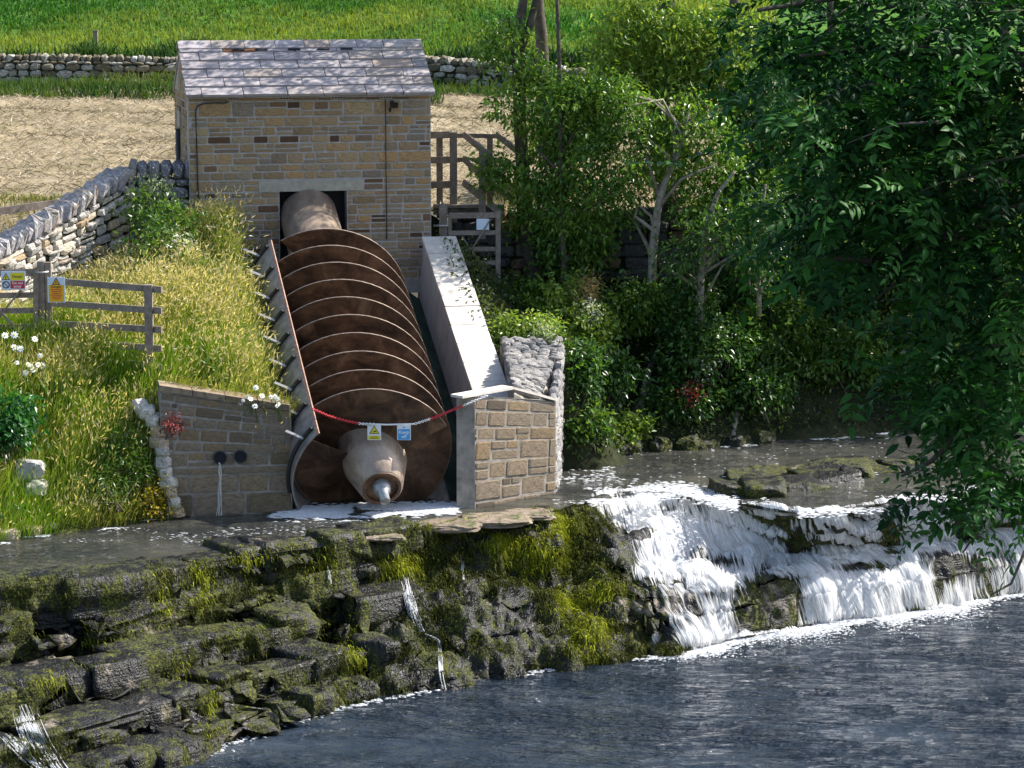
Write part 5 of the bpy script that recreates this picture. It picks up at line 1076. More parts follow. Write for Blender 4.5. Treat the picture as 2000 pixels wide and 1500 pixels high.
daisies('large white flowers scattered in the grass at the left edge', [(28, 654), (68, 662), (40, 681), (28, 678), (78, 694), (33, 708), (62, 716), (75, 712), (84, 714), (66, 722), (50, 728), (48, 733), (80, 735), (88, 742), (56, 746), (94, 755), (64, 775), (22, 768), (42, 770), (55, 712), (86, 728), (10, 655)], 48.4, 0.058, 91, 0.45)
daisies('small white flowers drooping over the top of the left pier', [(475, 782), (485, 775), (489, 778), (500, 757), (512, 773), (529, 775), (541, 779), (498, 793), (541, 793), (544, 789), (470, 786), (537, 774)], 47.75, 0.048, 92, 0.3)
# stones of the bank: the pale boulder and the broken wall end
rb = rng_(95)
bo = thing('boulder', 'pale sunlit boulder half hidden in the left bank grass', 'rock', tuple(PY(60, 920, 46.9)))
def rock_mesh(name, mat, size, seed, sub=3, amp=0.22):
    bm = bmesh.new(); bmesh.ops.create_icosphere(bm, subdivisions=sub, radius=1.0); me = bpy.data.meshes.new(name); bm.to_mesh(me); bm.free()
    V = np.empty(len(me.vertices) * 3); me.vertices.foreach_get('co', V); V = V.reshape(-1, 3); nn = nrm(V)
    V = np.sign(V) * np.abs(V) ** 0.75; V = V * (1 + amp * fbm(nn * 1.6 + seed * 3.3, 4, seed))[:, None] * np.array(size) * 0.5
    me.vertices.foreach_set('co', V.ravel().astype(np.float32)); me.materials.append(mat); me.polygons.foreach_set('use_smooth', np.zeros(len(me.polygons), bool)); me.update(); return me
link('boulder_stone', rock_mesh('boulder_stone', M['rubble'], (0.52, 0.45, 0.42), 3), bo); link('boulder_stone', rock_mesh('boulder_stone', M['lime_stone'], (0.4, 0.4, 0.34), 4), bo, (0.12, -0.15, -0.28))
be = thing('broken_wall_end', 'row of pale sunlit stones edging the left bank down to the pool', 'stones', tuple(PY(320, 990, 47.45)))
org = np.array(be.location)
for i, (u, v) in enumerate(((275, 795), (288, 806), (300, 822), (309, 842), (312, 862), (315, 882), (319, 902), (324, 922), (328, 942), (333, 962), (338, 982), (342, 1000))):
    p = PY(u, v, 47.75 - 0.02 * i) - org; o = link('stone', V_lime[rb.integers(10)], be); o.matrix_local = Matrix.Translation(Vector(p)) @ Matrix.Rotation(rb.uniform(-0.5, 0.5), 4, 'Z') @ Matrix.Rotation(rb.normal() * 0.15, 4, 'X') @ Matrix.Diagonal((rb.uniform(0.2, 0.32), 0.3, rb.uniform(0.18, 0.26), 1))
for i, (u, v) in enumerate(((15, 1045), (60, 1038), (95, 1032), (150, 1022))):
    p = PZ(u, v, 0.06) - org; o = link('stone', V_lime[rb.integers(10)], be); o.matrix_local = Matrix.Translation(Vector(p)) @ Matrix.Rotation(rb.uniform(-0.5, 0.5), 4, 'Z') @ Matrix.Diagonal((rb.uniform(0.25, 0.4), 0.3, rb.uniform(0.16, 0.24), 1))
# ------------------------------------------------------------------ trees and shrubs
def tree(label, path, y, rad, blobs, nleaf, size, cols, seed, bark='bark', per=16, sig=0.17, mat='leaf', nbr=12, aspect=0.42, group=None, extra=(), name='tree', power=2.2, droop=0.45):
    r = rng_(seed); pts = np.array([PY(u, v, y + (p[2] if len(p) > 2 else 0.0)) for p in path for u, v in [p[:2]]]); base = pts[0]
    o = thing(name, label, 'tree', tuple(base), group=group)
    tt_ = np.linspace(0, len(pts) - 1, (len(pts) - 1) * 5 + 1); sm = np.stack([np.interp(tt_, np.arange(len(pts)), pts[:, i]) for i in range(3)], 1)
    sm[1:-1] = (sm[:-2] + 2 * sm[1:-1] + sm[2:]) / 4; rr_ = np.interp(tt_, np.arange(len(pts)), np.broadcast_to(rad, (len(pts),)))
    sm += 0.25 * rr_[:, None] * np.stack([vnoise(sm * 2.1, 3), vnoise(sm * 2.1, 4), 0 * rr_], 1)
    m_ = MB(); root = sm[0] - [0, 0, 0.4]; m_.tube(np.concatenate([[root], sm]) - base, np.r_[rr_[0] * 1.35, rr_], 10)
    for ex in extra:
        ep = np.array([PY(p[0], p[1], y + (p[2] if len(p) > 2 else 0.0)) for p in ex[0]]); m_.tube(ep - base, np.linspace(ex[1], ex[2], len(ep)), 7)
    ncl = max(nleaf // per, 1); C, Dn = in_blobs(blobs, ncl, r, power)
    for i in range(nbr):
        e = C[r.integers(ncl)]; k = min(int(np.argmin(np.abs(sm[:, 2] - (e[2] - r.uniform(0.3, 1.0))))), len(sm) - 2); b = sm[k]
        mid = b * 0.5 + e * 0.5 + [0, 0, 0.15 * np.linalg.norm(e - b) * 0.5] + r.normal(size=3) * 0.15; m_.tube(np.array([b, mid, e]) - base, [min(rr_[k] * 0.55, 0.07), 0.03, 0.008], 6, caps=False)
    m_.build('trunk', M[bark], o, True)
    tcl = np.clip(0.5 + 0.35 * r.normal(size=ncl), 0, 1); ix = r.integers(ncl, size=nleaf); P = C[ix] + r.normal(size=(nleaf, 3)) * sig
    d = Dn[ix] * 0.5 + r.normal(size=(nleaf, 3)) * 0.6 - [0, 0, droop]; nv = r.normal(size=(nleaf, 3)) * 0.5 + [0, 0, 1.0]
    L = size * r.uniform(0.6, 1.35, nleaf); m_ = MB(); leaves(m_, P - base, d, nv, L, L * aspect, mixcol(cols[0], cols[1], np.clip(tcl[ix] + 0.15 * r.normal(size=nleaf), 0, 1))); m_.build('crown', M[mat], o)
    return o
ASH = ((0.04, 0.13, 0.018), (0.20, 0.33, 0.045)); DK = ((0.016, 0.065, 0.014), (0.09, 0.19, 0.03)); LT = ((0.09, 0.20, 0.025), (0.32, 0.42, 0.07)); GR = ((0.03, 0.09, 0.014), (0.13, 0.23, 0.03))
G = 'trees along the right bank'
_B = B
def B(u, v, y, ru, rv, dep=None, w=None):
    b = _B(u, v, y, ru, rv, dep); return b + ((np.prod(b[1]) ** 0.67) * (0.22 if v < -90 else 1.0),)
tree('forked brown tree trunk just right of the house, leaning above the stair fence', [(1045, 545), (1025, 430), (1018, 300), (1015, 180), (1008, 95), (1022, 0), (1030, -160)], 57.0, [0.17, 0.15, 0.14, 0.135, 0.13, 0.09, 0.05],
     [B(960, 100, 56.24, 32, 26), B(985, 70, 56.48, 35, 31), B(1030, 130, 56.72, 38, 27), B(1065, 165, 56.96, 41, 32), B(1000, 205, 56.36, 44, 28), B(1045, 230, 56.60, 34, 32), B(1075, 300, 56.84, 37, 28), B(1030, 350, 56.24, 40, 33), B(1080, 390, 56.48, 43, 29), B(1020, 420, 56.72, 33, 34), B(1060, 460, 56.96, 36, 30), B(1100, 420, 56.36, 39, 26), B(965, 330, 56.60, 42, 31), B(1000, -330, 58, 230, 170), B(880, -240, 57.5, 130, 110), B(1180, -280, 58, 170, 130)], 12500, 0.14, ASH, 201, group=G, nbr=6, extra=[([(1010, 110), (1035, 50), (1052, -20), (1080, -200)], 0.10, 0.05)])
tree('straight dark trunk behind the forked tree at the top of the picture', [(1062, 190), (1060, 75), (1048, -10), (1040, -200)], 62.0, [0.16, 0.14, 0.13, 0.08], [B(1100, 250, 61, 90, 60), B(1060, -350, 62, 200, 150), B(1150, 200, 61, 60, 50)], 4200, 0.14, ASH, 202, group=G)
tree('slender young ash stem rising between the forked tree and the pale trunk', [(1100, 520), (1098, 400), (1094, 250), (1092, 120), (1088, 0), (1085, -100)], 56.0, [0.065, 0.058, 0.05, 0.045, 0.035, 0.03],
     [B(1080, 200, 55.64, 34, 28), B(1120, 180, 55.88, 37, 32), B(1150, 220, 56.12, 40, 28), B(1100, 270, 56.36, 43, 33), B(1160, 290, 55.76, 46, 29), B(1130, 340, 56.00, 36, 34), B(1080, 350, 56.24, 39, 30), B(1175, 370, 55.64, 42, 35), B(1120, 410, 55.88, 45, 31), B(1160, 440, 56.12, 35, 36), B(1090, 470, 56.36, 38, 32), B(1205, 250, 55.76, 41, 28), B(1190, 180, 56.00, 44, 32)], 9500, 0.13, ASH, 203, group=G, nbr=16)
tree('pale barked slim tree lit from the right, in front of the dark wall', [(1272, 585), (1276, 500), (1282, 420), (1296, 360), (1325, 300), (1345, 220)], 55.6, [0.095, 0.09, 0.082, 0.072, 0.05, 0.03],
     [B(1230, 330, 55.44, 34, 28), B(1260, 270, 55.68, 37, 32), B(1310, 240, 55.92, 40, 28), B(1350, 210, 56.16, 43, 33), B(1390, 260, 55.56, 46, 29), B(1420, 310, 55.80, 36, 34), B(1360, 330, 56.04, 39, 30), B(1240, 210, 55.44, 42, 35), B(1290, 300, 55.68, 45, 31), B(1330, 380, 55.92, 35, 36), B(1220, 400, 56.16, 38, 32)], 5200, 0.13, ASH, 204, bark='pale_bark', group=G, extra=[([(1288, 385), (1272, 340), (1262, 300)], 0.05, 0.03), ([(1284, 410, 0), (1330, 350, -0.2), (1400, 320, -0.3)], 0.045, 0.015)])
tree('thick dark ivy covered trunk behind the pale slim tree', [(1310, 480), (1300, 330), (1286, 200), (1290, 80), (1310, -60), (1320, -200)], 58.0, [0.26, 0.24, 0.22, 0.2, 0.14, 0.08],
     [B(1200, 60, 57.04, 40, 32), B(1240, 30, 57.28, 43, 37), B(1190, 130, 57.52, 46, 33), B(1260, 90, 57.76, 49, 38), B(1310, 50, 57.16, 52, 34), B(1340, 110, 57.40, 42, 39), B(1380, 60, 57.64, 45, 35), B(1420, 110, 57.04, 48, 40), B(1290, 150, 57.28, 51, 36), B(1350, 170, 57.52, 41, 40), B(1230, 170, 57.76, 44, 36), B(1450, 60, 57.16, 47, 32), B(1400, 180, 57.40, 50, 37), B(1290, 250, 57.64, 40, 33), B(1275, 330, 57.04, 43, 38), B(1320, 300, 57.28, 46, 34), B(1350, -260, 58, 300, 200)], 17000, 0.145, LT, 205, group=G, nbr=18)
tree('dark trunk standing right of the ivy covered tree', [(1440, 500), (1438, 380), (1432, 260), (1428, 120), (1440, -100)], 57.6, [0.21, 0.19, 0.16, 0.12, 0.08],
     [B(1460, 170, 56.64, 40, 32), B(1430, 230, 56.88, 43, 37), B(1490, 220, 57.12, 46, 33), B(1470, 300, 57.36, 49, 38), B(1510, 330, 56.76, 52, 34), B(1440, 360, 57.00, 42, 39), B(1500, 130, 57.24, 45, 35), B(1400, 400, 56.64, 48, 40), B(1490, 400, 56.88, 51, 36), B(1540, 240, 57.12, 41, 40)], 9000, 0.145, ASH, 206, group=G, nbr=16)
tree('leaning pale stem low on the bank below the dark trunk', [(1365, 600), (1372, 520), (1378, 450), (1400, 380), (1435, 335)], 55.2, [0.075, 0.07, 0.06, 0.045, 0.03], [B(1400, 450, 55.0, 60, 40), B(1450, 420, 55.2, 50, 40), B(1330, 500, 55, 40, 40)], 1800, 0.12, DK, 207, bark='pale_bark', group=G, extra=[([(1372, 590), (1410, 520), (1440, 500)], 0.035, 0.012)])
tree('thin pale stem at the far right of the bank trunks', [(1482, 580), (1478, 520), (1484, 440), (1495, 360)], 55.5, [0.05, 0.045, 0.04, 0.03], [B(1500, 420, 55.5, 60, 60), B(1480, 500, 55.2, 50, 40)], 1500, 0.12, DK, 208, bark='pale_bark', group=G)
for i, (u, lab) in enumerate(((1620, 'bank tree hidden behind the overhanging branches, nearest the pale stem'), (1790, 'middle one of the bank trees behind the overhanging branches'), (1960, 'rightmost bank tree behind the overhanging branches'))):
    tree(lab, [(u, 600), (u - 6, 400), (u + 8, 200), (u, -50)], 58.4, [0.2, 0.18, 0.14, 0.07], [B(u, 300, 57.8, 110, 90), B(u + 20, 480, 57.0, 110, 90), B(u - 30, 180, 58, 90, 60)], 5200, 0.15, ASH, 220 + i, group=G)
def bank_y(u, v):
    for yy_ in np.arange(51.0, 58.0, 0.04):
        p_ = PY(u, v, yy_)
        if p_[2] < float(zR(p_[0], p_[1])) + 0.10: return yy_
    return 56.0
# shrubs and weeds of the right bank
GS = 'shrubs on the right bank'; rs_ = rng_(301)
spots = [('leafy shrub beside the foot of the wicket gate', 1010, 590, 55.6, 60, 50, GR, 1900), ('tangled bramble below the gate with pale grasses', 1080, 600, 55.2, 70, 60, LT, 2300), ('yellow green shrub above the rubble topped pier', 1140, 660, 54.4, 60, 60, LT, 2200),
         ('low weeds along the top edge of the rubble pier', 1020, 640, 53.2, 70, 22, LT, 1200), ('bush under the slender ash stem', 1120, 500, 56.3, 70, 50, GR, 2200), ('shrub in front of the pale slim trunk base', 1230, 600, 55.3, 70, 50, GR, 2400),
         ('dark shrub right of the pale trunk base', 1330, 600, 55.4, 70, 60, DK, 2400), ('dense low shrub hanging over the bank below the pale trunk', 1180, 740, 54.1, 60, 60, DK, 2200), ('mossy low growth beside the right pier at the water', 1140, 835, 52.9, 40, 45, GR, 1500), ('fern and bramble growth on the steep bank just right of the rubble pier', 1130, 730, 52.7, 40, 70, DK, 2400),
         ('green shrub overhanging the pool below the leaning stem', 1380, 680, 55.0, 90, 60, DK, 3200), ('broad shrub over the pool in the middle of the far bank', 1500, 640, 55.9, 90, 80, GR, 3600), ('low ivy clump above the dark water', 1330, 780, 54.6, 70, 45, DK, 2200),
         ('shrub touching the shaded water right of the ivy clump', 1470, 760, 55.3, 80, 50, DK, 2600), ('bright shrub over the pool near the overhanging branches', 1630, 690, 56.4, 100, 80, GR, 4200), ('dark bush behind the hanging foliage, left one', 1760, 700, 56.8, 90, 90, GR, 3600), ('dark bush behind the hanging foliage, right one', 1930, 700, 57.2, 110, 100, GR, 3800),
         ('leafy undergrowth at the foot of the dark wall', 1440, 560, 56.5, 80, 60, DK, 2600), ('undergrowth below the hidden bank trees', 1600, 560, 57.4, 110, 80, DK, 3200), ('small bush rooted at the water line by the moss', 1230, 840, 53.9, 40, 30, LT, 1000)]
for lab, u, v, y, ru, rv, cl, n in spots:
    y = min(y, bank_y(u, v) + 0.05); shrub('bank_shrub', lab, 'shrub', [B(u, v, y, ru, rv, ru / 130), B(u + ru * 0.5, v - rv * 0.3, y + 0.2, ru * 0.6, rv * 0.6), B(u - ru * 0.55, v + rv * 0.25, y - 0.1, ru * 0.5, rv * 0.6)], n, 0.12, cl, rs_, base=PY(u, v + rv, y), group=GS, stems=6)
for lab, u, v, y, ru, rv in (('white flowers among the weeds above the rubble pier', 1150, 608, 54.3, 14, 22), ('pale leaved white shrub hanging above the shaded pool', 1375, 710, 54.7, 26, 30), ('white flower tuft at the edge of the rubble pier top', 1060, 648, 52.9, 14, 6)): shrub('white_flowers', lab, 'flower', [B(u, v, y, ru, rv)], 230, 0.06, ((0.4, 0.45, 0.36), (0.75, 0.78, 0.74)), rs_, base=PY(u, v + rv, y), stems=3)
shrub('red_leaved_plant', 'dull red leaved plant over the shaded water', 'plant', [B(1350, 768, 54.3, 14, 14)], 160, 0.08, ((0.16, 0.02, 0.02), (0.3, 0.06, 0.05)), rs_, base=PY(1350, 790, 54.3), stems=2)
shrub('dry_grass_clump', 'straw coloured dry grass clump in the right bank weeds', 'plant', [B(1150, 575, 54.8, 12, 40, 0.2)], 350, 0.14, ((0.3, 0.22, 0.1), (0.45, 0.32, 0.15)), rs_, base=PY(1150, 620, 54.8), stems=2, aspect=0.12)
for lab, px, r0, r1, ex in (('pale mossy exposed root running down the right bank to the pool', ((1285, 680), (1265, 730), (1255, 780), (1238, 840), (1240, 870)), 0.05, 0.13, (((1262, 735), (1285, 790), (1300, 830)), ((1250, 790), (1215, 850), (1222, 876)))), ('thin exposed root at the water under the shaded bank shrubs', ((1425, 760), (1440, 800), (1432, 850), (1440, 862)), 0.04, 0.06, ())):
    rt_ = thing('exposed_root', lab, 'root', tuple(PY(*px[-1], bank_y(*px[-1])))); org = np.array(rt_.location); yy = lambda u, v: bank_y(u, v)
    m_ = MB(); m_.tube([PY(u, v, yy(u, v)) - org for u, v in px], np.linspace(r0, r1, len(px)), 8); m_.build('root', M['pale_bark'], rt_, True)
    for e_ in ex: m_ = MB(); m_.tube([PY(u, v, yy(u, v)) - org for u, v in e_], np.linspace(0.07, 0.04, len(e_)), 8); m_.build('side_root', M['pale_bark'], rt_, True)
# fine undergrowth over the right bank
P = scatter(-1.5, 13, 50.0, 59.4, 52000, g, lambda x, y: keepR(x, y), zR); P = P[P[:, 2] > 0.05]; n = len(P); t = np.clip(0.5 + 0.7 * fbm(P * 0.8, 3, 9), 0, 1)
m_ = MB(); leaves(m_, P + np.stack([0 * t, 0 * t, g.uniform(0.04, 0.42, n)], 1), g.normal(size=(n, 3)) * 0.7 - [0, 0.2, 0.2], g.normal(size=(n, 3)) * 0.6 + [0, -0.3, 1], g.uniform(0.05, 0.13, n), g.uniform(0.03, 0.07, n), mixcol((0.012, 0.035, 0.01), (0.09, 0.13, 0.02), t))
tag(m_.build('bank_undergrowth', M['leaf'], None), 'ivy and low weeds covering the right bank', 'undergrowth', kind='stuff')

# ------------------------------------------------------------------ the overhanging tree in front, right
def near_tree():
    r = rng_(401); Y = 17.0; s = F / (Y * 1.02)
    def BB(u, v, ru, rv, y=Y, dep=1.0, w=None): return (PY(u, v, y), (ru / s, dep, rv / s), w if w else ru * rv)
    base = np.array([6.6, 18.5, 0.6]); o = thing('overhanging_tree', 'dark leafy tree hanging into the picture from the right in front of the river', 'tree', tuple(base))
    blobs = [BB(1810, 70, 290, 130, 17.5, 1.2), BB(1680, 290, 130, 150), BB(1880, 300, 220, 200, 17.5, 1.2), BB(1620, 465, 70, 70), BB(1750, 450, 140, 80), BB(1930, 560, 130, 120), BB(1600, 120, 90, 100), BB(1530, 10, 70, 40),
             BB(1930, 730, 115, 100, 16.6, 0.7), BB(1870, 800, 75, 60, 16.4, 0.6), BB(1945, 880, 80, 75, 16.4, 0.6), BB(1800, 865, 40, 30, 16.4, 0.5), BB(1905, 935, 55, 35, 16.2, 0.45), BB(1975, 960, 45, 40, 16.2, 0.45), BB(1900, 690, 90, 60), BB(1900, 1000, 30, 12, 16.2, 0.35),
             BB(2250, 300, 260, 420, 18, 1.8), BB(2220, 820, 180, 220, 17.5, 1.2), BB(1900, -190, 420, 180, 18, 1.8), BB(2400, -150, 300, 300, 18.5, 2.0)]  # crown outside the frame, extended to shade the leaves in view
    m_ = MB(); top = PY(2250, 100, 18.3); tp = np.array([base - [0, 0, 0.6], base + [0.1, 0, 2], base + [-0.3, 0, 5], (top + base + [0, 0, 8.5]) / 2, top + [0.6, 0.3, 0.4], top + [0.3, 0.3, 2.2]]); m_.tube(tp - base, [0.34, 0.28, 0.24, 0.2, 0.14, 0.06], 12)
    limbs = [([(2300, 330, 18), (2050, 380, 17.5), (1930, 420, 17.2), (1820, 480, 17), (1720, 512, 16.9), (1600, 500, 16.8)], 0.07), ([(2300, 180, 18), (2000, 130, 17.6), (1880, 105, 17.4), (1700, 90, 17.3), (1560, 110, 17)], 0.06), ([(2250, 500, 18), (2000, 470, 17.5), (1900, 395, 17.3), (1800, 360, 17.2)], 0.05),
             ([(2200, 650, 17.6), (2000, 720, 17), (1900, 820, 16.6), (1820, 900, 16.4), (1760, 930, 16.4)], 0.04), ([(2100, 950, 17), (2000, 1080, 16.4), (1975, 1140, 16.2), (1935, 1162, 16.1)], 0.013), ([(1930, 425, 17.2), (1800, 520, 17), (1700, 590, 16.9)], 0.03), ([(2000, 900, 16.6), (1930, 1010, 16.4), (1880, 1080, 16.2)], 0.014), ([(2300, 0, 18.3), (1900, -60, 17.8), (1650, -10, 17.4), (1480, 20, 17.2)], 0.06)]
    for L, r0 in limbs: p = np.array([PY(*q_) for q_ in L]); m_.tube(p - base, np.linspace(r0, max(r0 * 0.2, 0.005), len(p)), 7, caps=False)
    ncl = 1000; C, Dn = in_blobs(blobs, ncl, r, 2.0)
    for i in range(150):
        e = C[r.integers(ncl)]; b = e + nrm(np.array([0.9, 0.3, 0.25]) + r.normal(size=3) * 0.3) * r.uniform(0.4, 0.9); m_.tube(np.array([b, (b + e) / 2 + [0, 0, 0.05], e]) - base, [0.010, 0.007, 0.003], 5, caps=False)
    m_.build('trunk', M['bark'], o, True)
    # compound leaves: a rachis with paired leaflets
    nl = 7000; ix = r.integers(ncl, size=nl); P = C[ix] + r.normal(size=(nl, 3)) * [0.20, 0.20, 0.08]; a = nrm(Dn[ix] * 0.5 + r.normal(size=(nl, 3)) * 0.45 + [-0.45, -0.35, -0.16]); sd2 = nrm(np.cross(a, [0, 0, 1.0] + r.normal(size=(nl, 3)) * 0.35)); nn = np.cross(sd2, a)
    LP, LD, LN, LL = [], [], [], []; sc = r.uniform(0.6, 1.25, nl)
    for k in range(9):
        tpos = 0.06 + 0.055 * (k // 2); sg = 0.0 if k == 8 else (1 if k % 2 else -1)
        LP.append(P + a * (tpos * sc)[:, None] - np.array([0, 0, 1.0]) * (tpos ** 2 * 0.8 * sc)[:, None]); LD.append(a * (1.0 if k == 8 else 0.55) + sd2 * sg * 0.9 + r.normal(size=(nl, 3)) * 0.14 - [0, 0, 0.16]); LN.append(nn + r.normal(size=(nl, 3)) * 0.25); LL.append(0.088 * sc * r.uniform(0.7, 1.2, nl) * (0.8 if k < 2 else 1.0))
    P = np.concatenate(LP); D_ = np.concatenate(LD); Nn = np.concatenate(LN); L = np.concatenate(LL); t = np.clip(np.tile(0.5 + 0.3 * r.normal(size=ncl)[ix], 9) + 0.12 * r.normal(size=len(P)), 0, 1)
    d = nrm(D_); s2 = nrm(np.cross(d, Nn)); n2 = np.cross(s2, d); W = L * 0.19
    V = np.stack([P, P + d * L[:, None] * .28 + s2 * W[:, None] + n2 * W[:, None] * .3, P + d * L[:, None] * .62 + s2 * W[:, None] * .85 + n2 * W[:, None] * .2 - n2 * L[:, None] * .03, P + d * L[:, None] - n2 * L[:, None] * .12, P + d * L[:, None] * .62 - s2 * W[:, None] * .85 + n2 * W[:, None] * .2 - n2 * L[:, None] * .03, P + d * L[:, None] * .28 - s2 * W[:, None] + n2 * W[:, None] * .3, P + d * L[:, None] * .45], 1) - base
    o7 = (np.arange(len(P)) * 7)[:, None]; m_ = MB(); m_.add(V.reshape(-1, 3), [o7 + np.array([[0, 1, 6]]), o7 + np.array([[1, 2, 6]]), o7 + np.array([[2, 3, 6]]), o7 + np.array([[3, 4, 6]]), o7 + np.array([[4, 5, 6]]), o7 + np.array([[5, 0, 6]])], np.repeat(mixcol((0.005, 0.032, 0.009), (0.045, 0.14, 0.024), t), 7, 0)); m_.build('crown', M['shaded_leaf'], o)  # dark greens carry the shade of the backlit crown
near_tree()
# ------------------------------------------------------------------ moss, falling water and foam
def to_px(P):
    d = P - CAM; fw = d[..., 1] * cos(TH) - d[..., 2] * sin(TH); up = d[..., 1] * sin(TH) + d[..., 2] * cos(TH)
    return 1000 + F * d[..., 0] / fw, 750 - F * up / fw
m7 = rng_(501)
nk, nq = PWD.shape[:2]
# moss hangs from the fronts and lips of the blocks
PB = np.concatenate([b_[0] for b_ in BLOCKV]); OU = np.concatenate([np.tile(np.r_[b_[1], 0], (len(b_[0]), 1)) for b_ in BLOCKV]); TOPZ = np.concatenate([np.full(len(b_[0]), b_[2]) for b_ in BLOCKV]); CT = np.concatenate([np.tile(b_[0].mean(0), (len(b_[0]), 1)) for b_ in BLOCKV])
fr2 = ((PB - CT) * OU).sum(1) > 0.15; PB, OU, TOPZ = PB[fr2], OU[fr2], TOPZ[fr2]
sel = (KS > 5.2) & (KS < 9.05); NWD = weir_normals(PWD); ps = PWD[sel][:, 3:-2].reshape(-1, 3); ns = NWD[sel][:, 3:-2].reshape(-1, 3); PB = np.concatenate([PB, ps]); OU = np.concatenate([OU, ns]); TOPZ = np.r_[TOPZ, ps[:, 2] + 0.12]
U, Vp = to_px(PB); hump = np.zeros(len(PB))
for u, v, a, b in ((1040, 1080, 75, 38), (1175, 1160, 32, 28), (385, 1140, 26, 40), (315, 1170, 12, 48), (352, 1310, 22, 26), (690, 1260, 16, 45), (980, 1060, 40, 25), (500, 1090, 45, 20), (1110, 1180, 40, 25), (405, 1400, 8, 60), (160, 1270, 60, 30), (90, 1330, 40, 20), (600, 1090, 60, 30), (900, 1020, 70, 14), (1090, 1030, 40, 30), (780, 1110, 40, 30), (500, 1200, 40, 30), (1150, 1240, 40, 40)):
    hump = np.maximum(hump, np.exp(-(((U - u) / a) ** 2 + ((Vp - v) / b) ** 2)))
mossn = fbm(PB * np.array([0.9, 0.9, 0.6]), 4, 90); lipn = smooth(0.30, 0.0, TOPZ - PB[:, 2])
dens = (smooth(0.0, 0.4, mossn) * (0.3 + 0.9 * lipn) + hump * 1.3 + 0.03); wgt = dens / dens.sum()
NM_ = 110000; ix = m7.choice(len(wgt), NM_, p=wgt); P = PB[ix] + m7.normal(size=(NM_, 3)) * np.array([0.06, 0.06, 0.045]); Nn = nrm(OU[ix] + np.array([0, 0, 0.35])); hl = hump[ix]
d = Nn * 0.40 + np.stack([0.22 * m7.normal(size=NM_), 0.2 * m7.normal(size=NM_), -0.9 + 0 * hl], 1); L = m7.uniform(0.03, 0.13, NM_) * (1 + 0.6 * hl)
cc = mixcol((0.015, 0.020, 0.004), (0.085, 0.095, 0.011), np.clip(0.5 + 0.5 * m7.normal(size=NM_), 0, 1)); cc = mixcol(cc, (0.32, 0.35, 0.02), np.clip(hl * 1.0 - 0.1 + 0.2 * m7.normal(size=NM_), 0, 1) * (hl > 0.15))
m_ = MB(); blades(m_, P - Nn * 0.01, P + nrm(d) * L[:, None], m7.uniform(0.008, 0.02, NM_), cc, m7, 2, 0.25)
tag(m_.build('weir_moss', M['moss'], None), 'yellow green moss and weed hanging from the rock ledges of the weir', 'moss', kind='stuff')

# sheets of falling water: the weir surface pushed out, torn into streaks
KF = np.linspace(8.55, NST - 1.3, 700)
PF = np.stack([np.stack([np.interp(KF, KS, PWD[:, q_, c]) for c in range(3)], -1) for q_ in range(nq)], 1)[:, 1:-1]
ker = np.array([1, 2, 3, 2, 1.0]); ker /= ker.sum()
def smq(A): pad = np.concatenate([A[:, :1]] * 2 + [A] + [A[:, -1:]] * 2, 1); return sum(ker[i] * pad[:, i:i + A.shape[1]] for i in range(5))
def smk(A, n=4):
    for _ in range(n): A = np.concatenate([A[:1], (A[:-2] + 2 * A[1:-1] + A[2:]) / 4, A[-1:]], 0)
    return A
PF = smk(smq(PF)); NF = weir_normals(PF); qn = np.arange(PF.shape[1])[None] + 0 * KF[:, None]; kk = KF[:, None] + 0 * qn
U, Vp = to_px(PF); mid_ = PF.shape[1] // 2
sk = np.r_[0, np.cumsum(np.linalg.norm(np.diff(PF[:, mid_], axis=0), axis=1))][:, None] + 0 * qn; sq = np.concatenate([np.zeros((len(KF), 1)), np.cumsum(np.linalg.norm(np.diff(PF, axis=1), axis=2), axis=1)], 1)
big = fbm(np.stack([kk * 1.9, qn * 0.05, kk * 0], -1), 3, 7)
want = smooth(8.75, 9.3, kk) * (0.64 + 0.34 * big + 0.10 * smooth(10.8, 12, kk)) - 0.10
for u, v, a, b, s in ((1515, 1165, 44, 36, 1.0), (1500, 1205, 42, 30, 0.9), (1556, 1055, 18, 34, 0.8), (1742, 1055, 24, 40, 0.8), (1880, 1035, 22, 25, 0.6), (1250, 1215, 46, 66, 0.8), (1185, 1080, 46, 70, 0.6), (1690, 1112, 60, 10, 0.4), (1300, 998, 50, 12, 0.35), (1840, 1110, 20, 50, 0.4), (1420, 1098, 25, 14, 0.4), (1700, 1150, 40, 50, 0.3), (1440, 1160, 20, 40, 0.25)): want -= s * np.exp(-(((U - u) / a) ** 2 + ((Vp - v) / b) ** 2))
for u, v, a, b, s in ((1290, 1050, 90, 70, 0.35), (1420, 1035, 100, 60, 0.35), (1480, 1070, 60, 60, 0.4), (1390, 1200, 50, 50, 0.30), (1620, 1175, 70, 40, 0.35), (1280, 1240, 14, 50, 1.0), (1330, 1115, 120, 16, 0.4), (1600, 1092, 120, 10, 0.4), (1450, 1245, 200, 14, 0.3), (1780, 1070, 90, 10, 0.4), (1650, 1040, 60, 40, 0.3), (1820, 1020, 60, 40, 0.3), (1750, 1150, 120, 50, 0.25)): want += s * np.exp(-(((U - u) / a) ** 2 + ((Vp - v) / b) ** 2))
wob = 0.5 * fbm(np.stack([sk * 9, sq * 1.3, 0 * sk], -1), 3, 41)
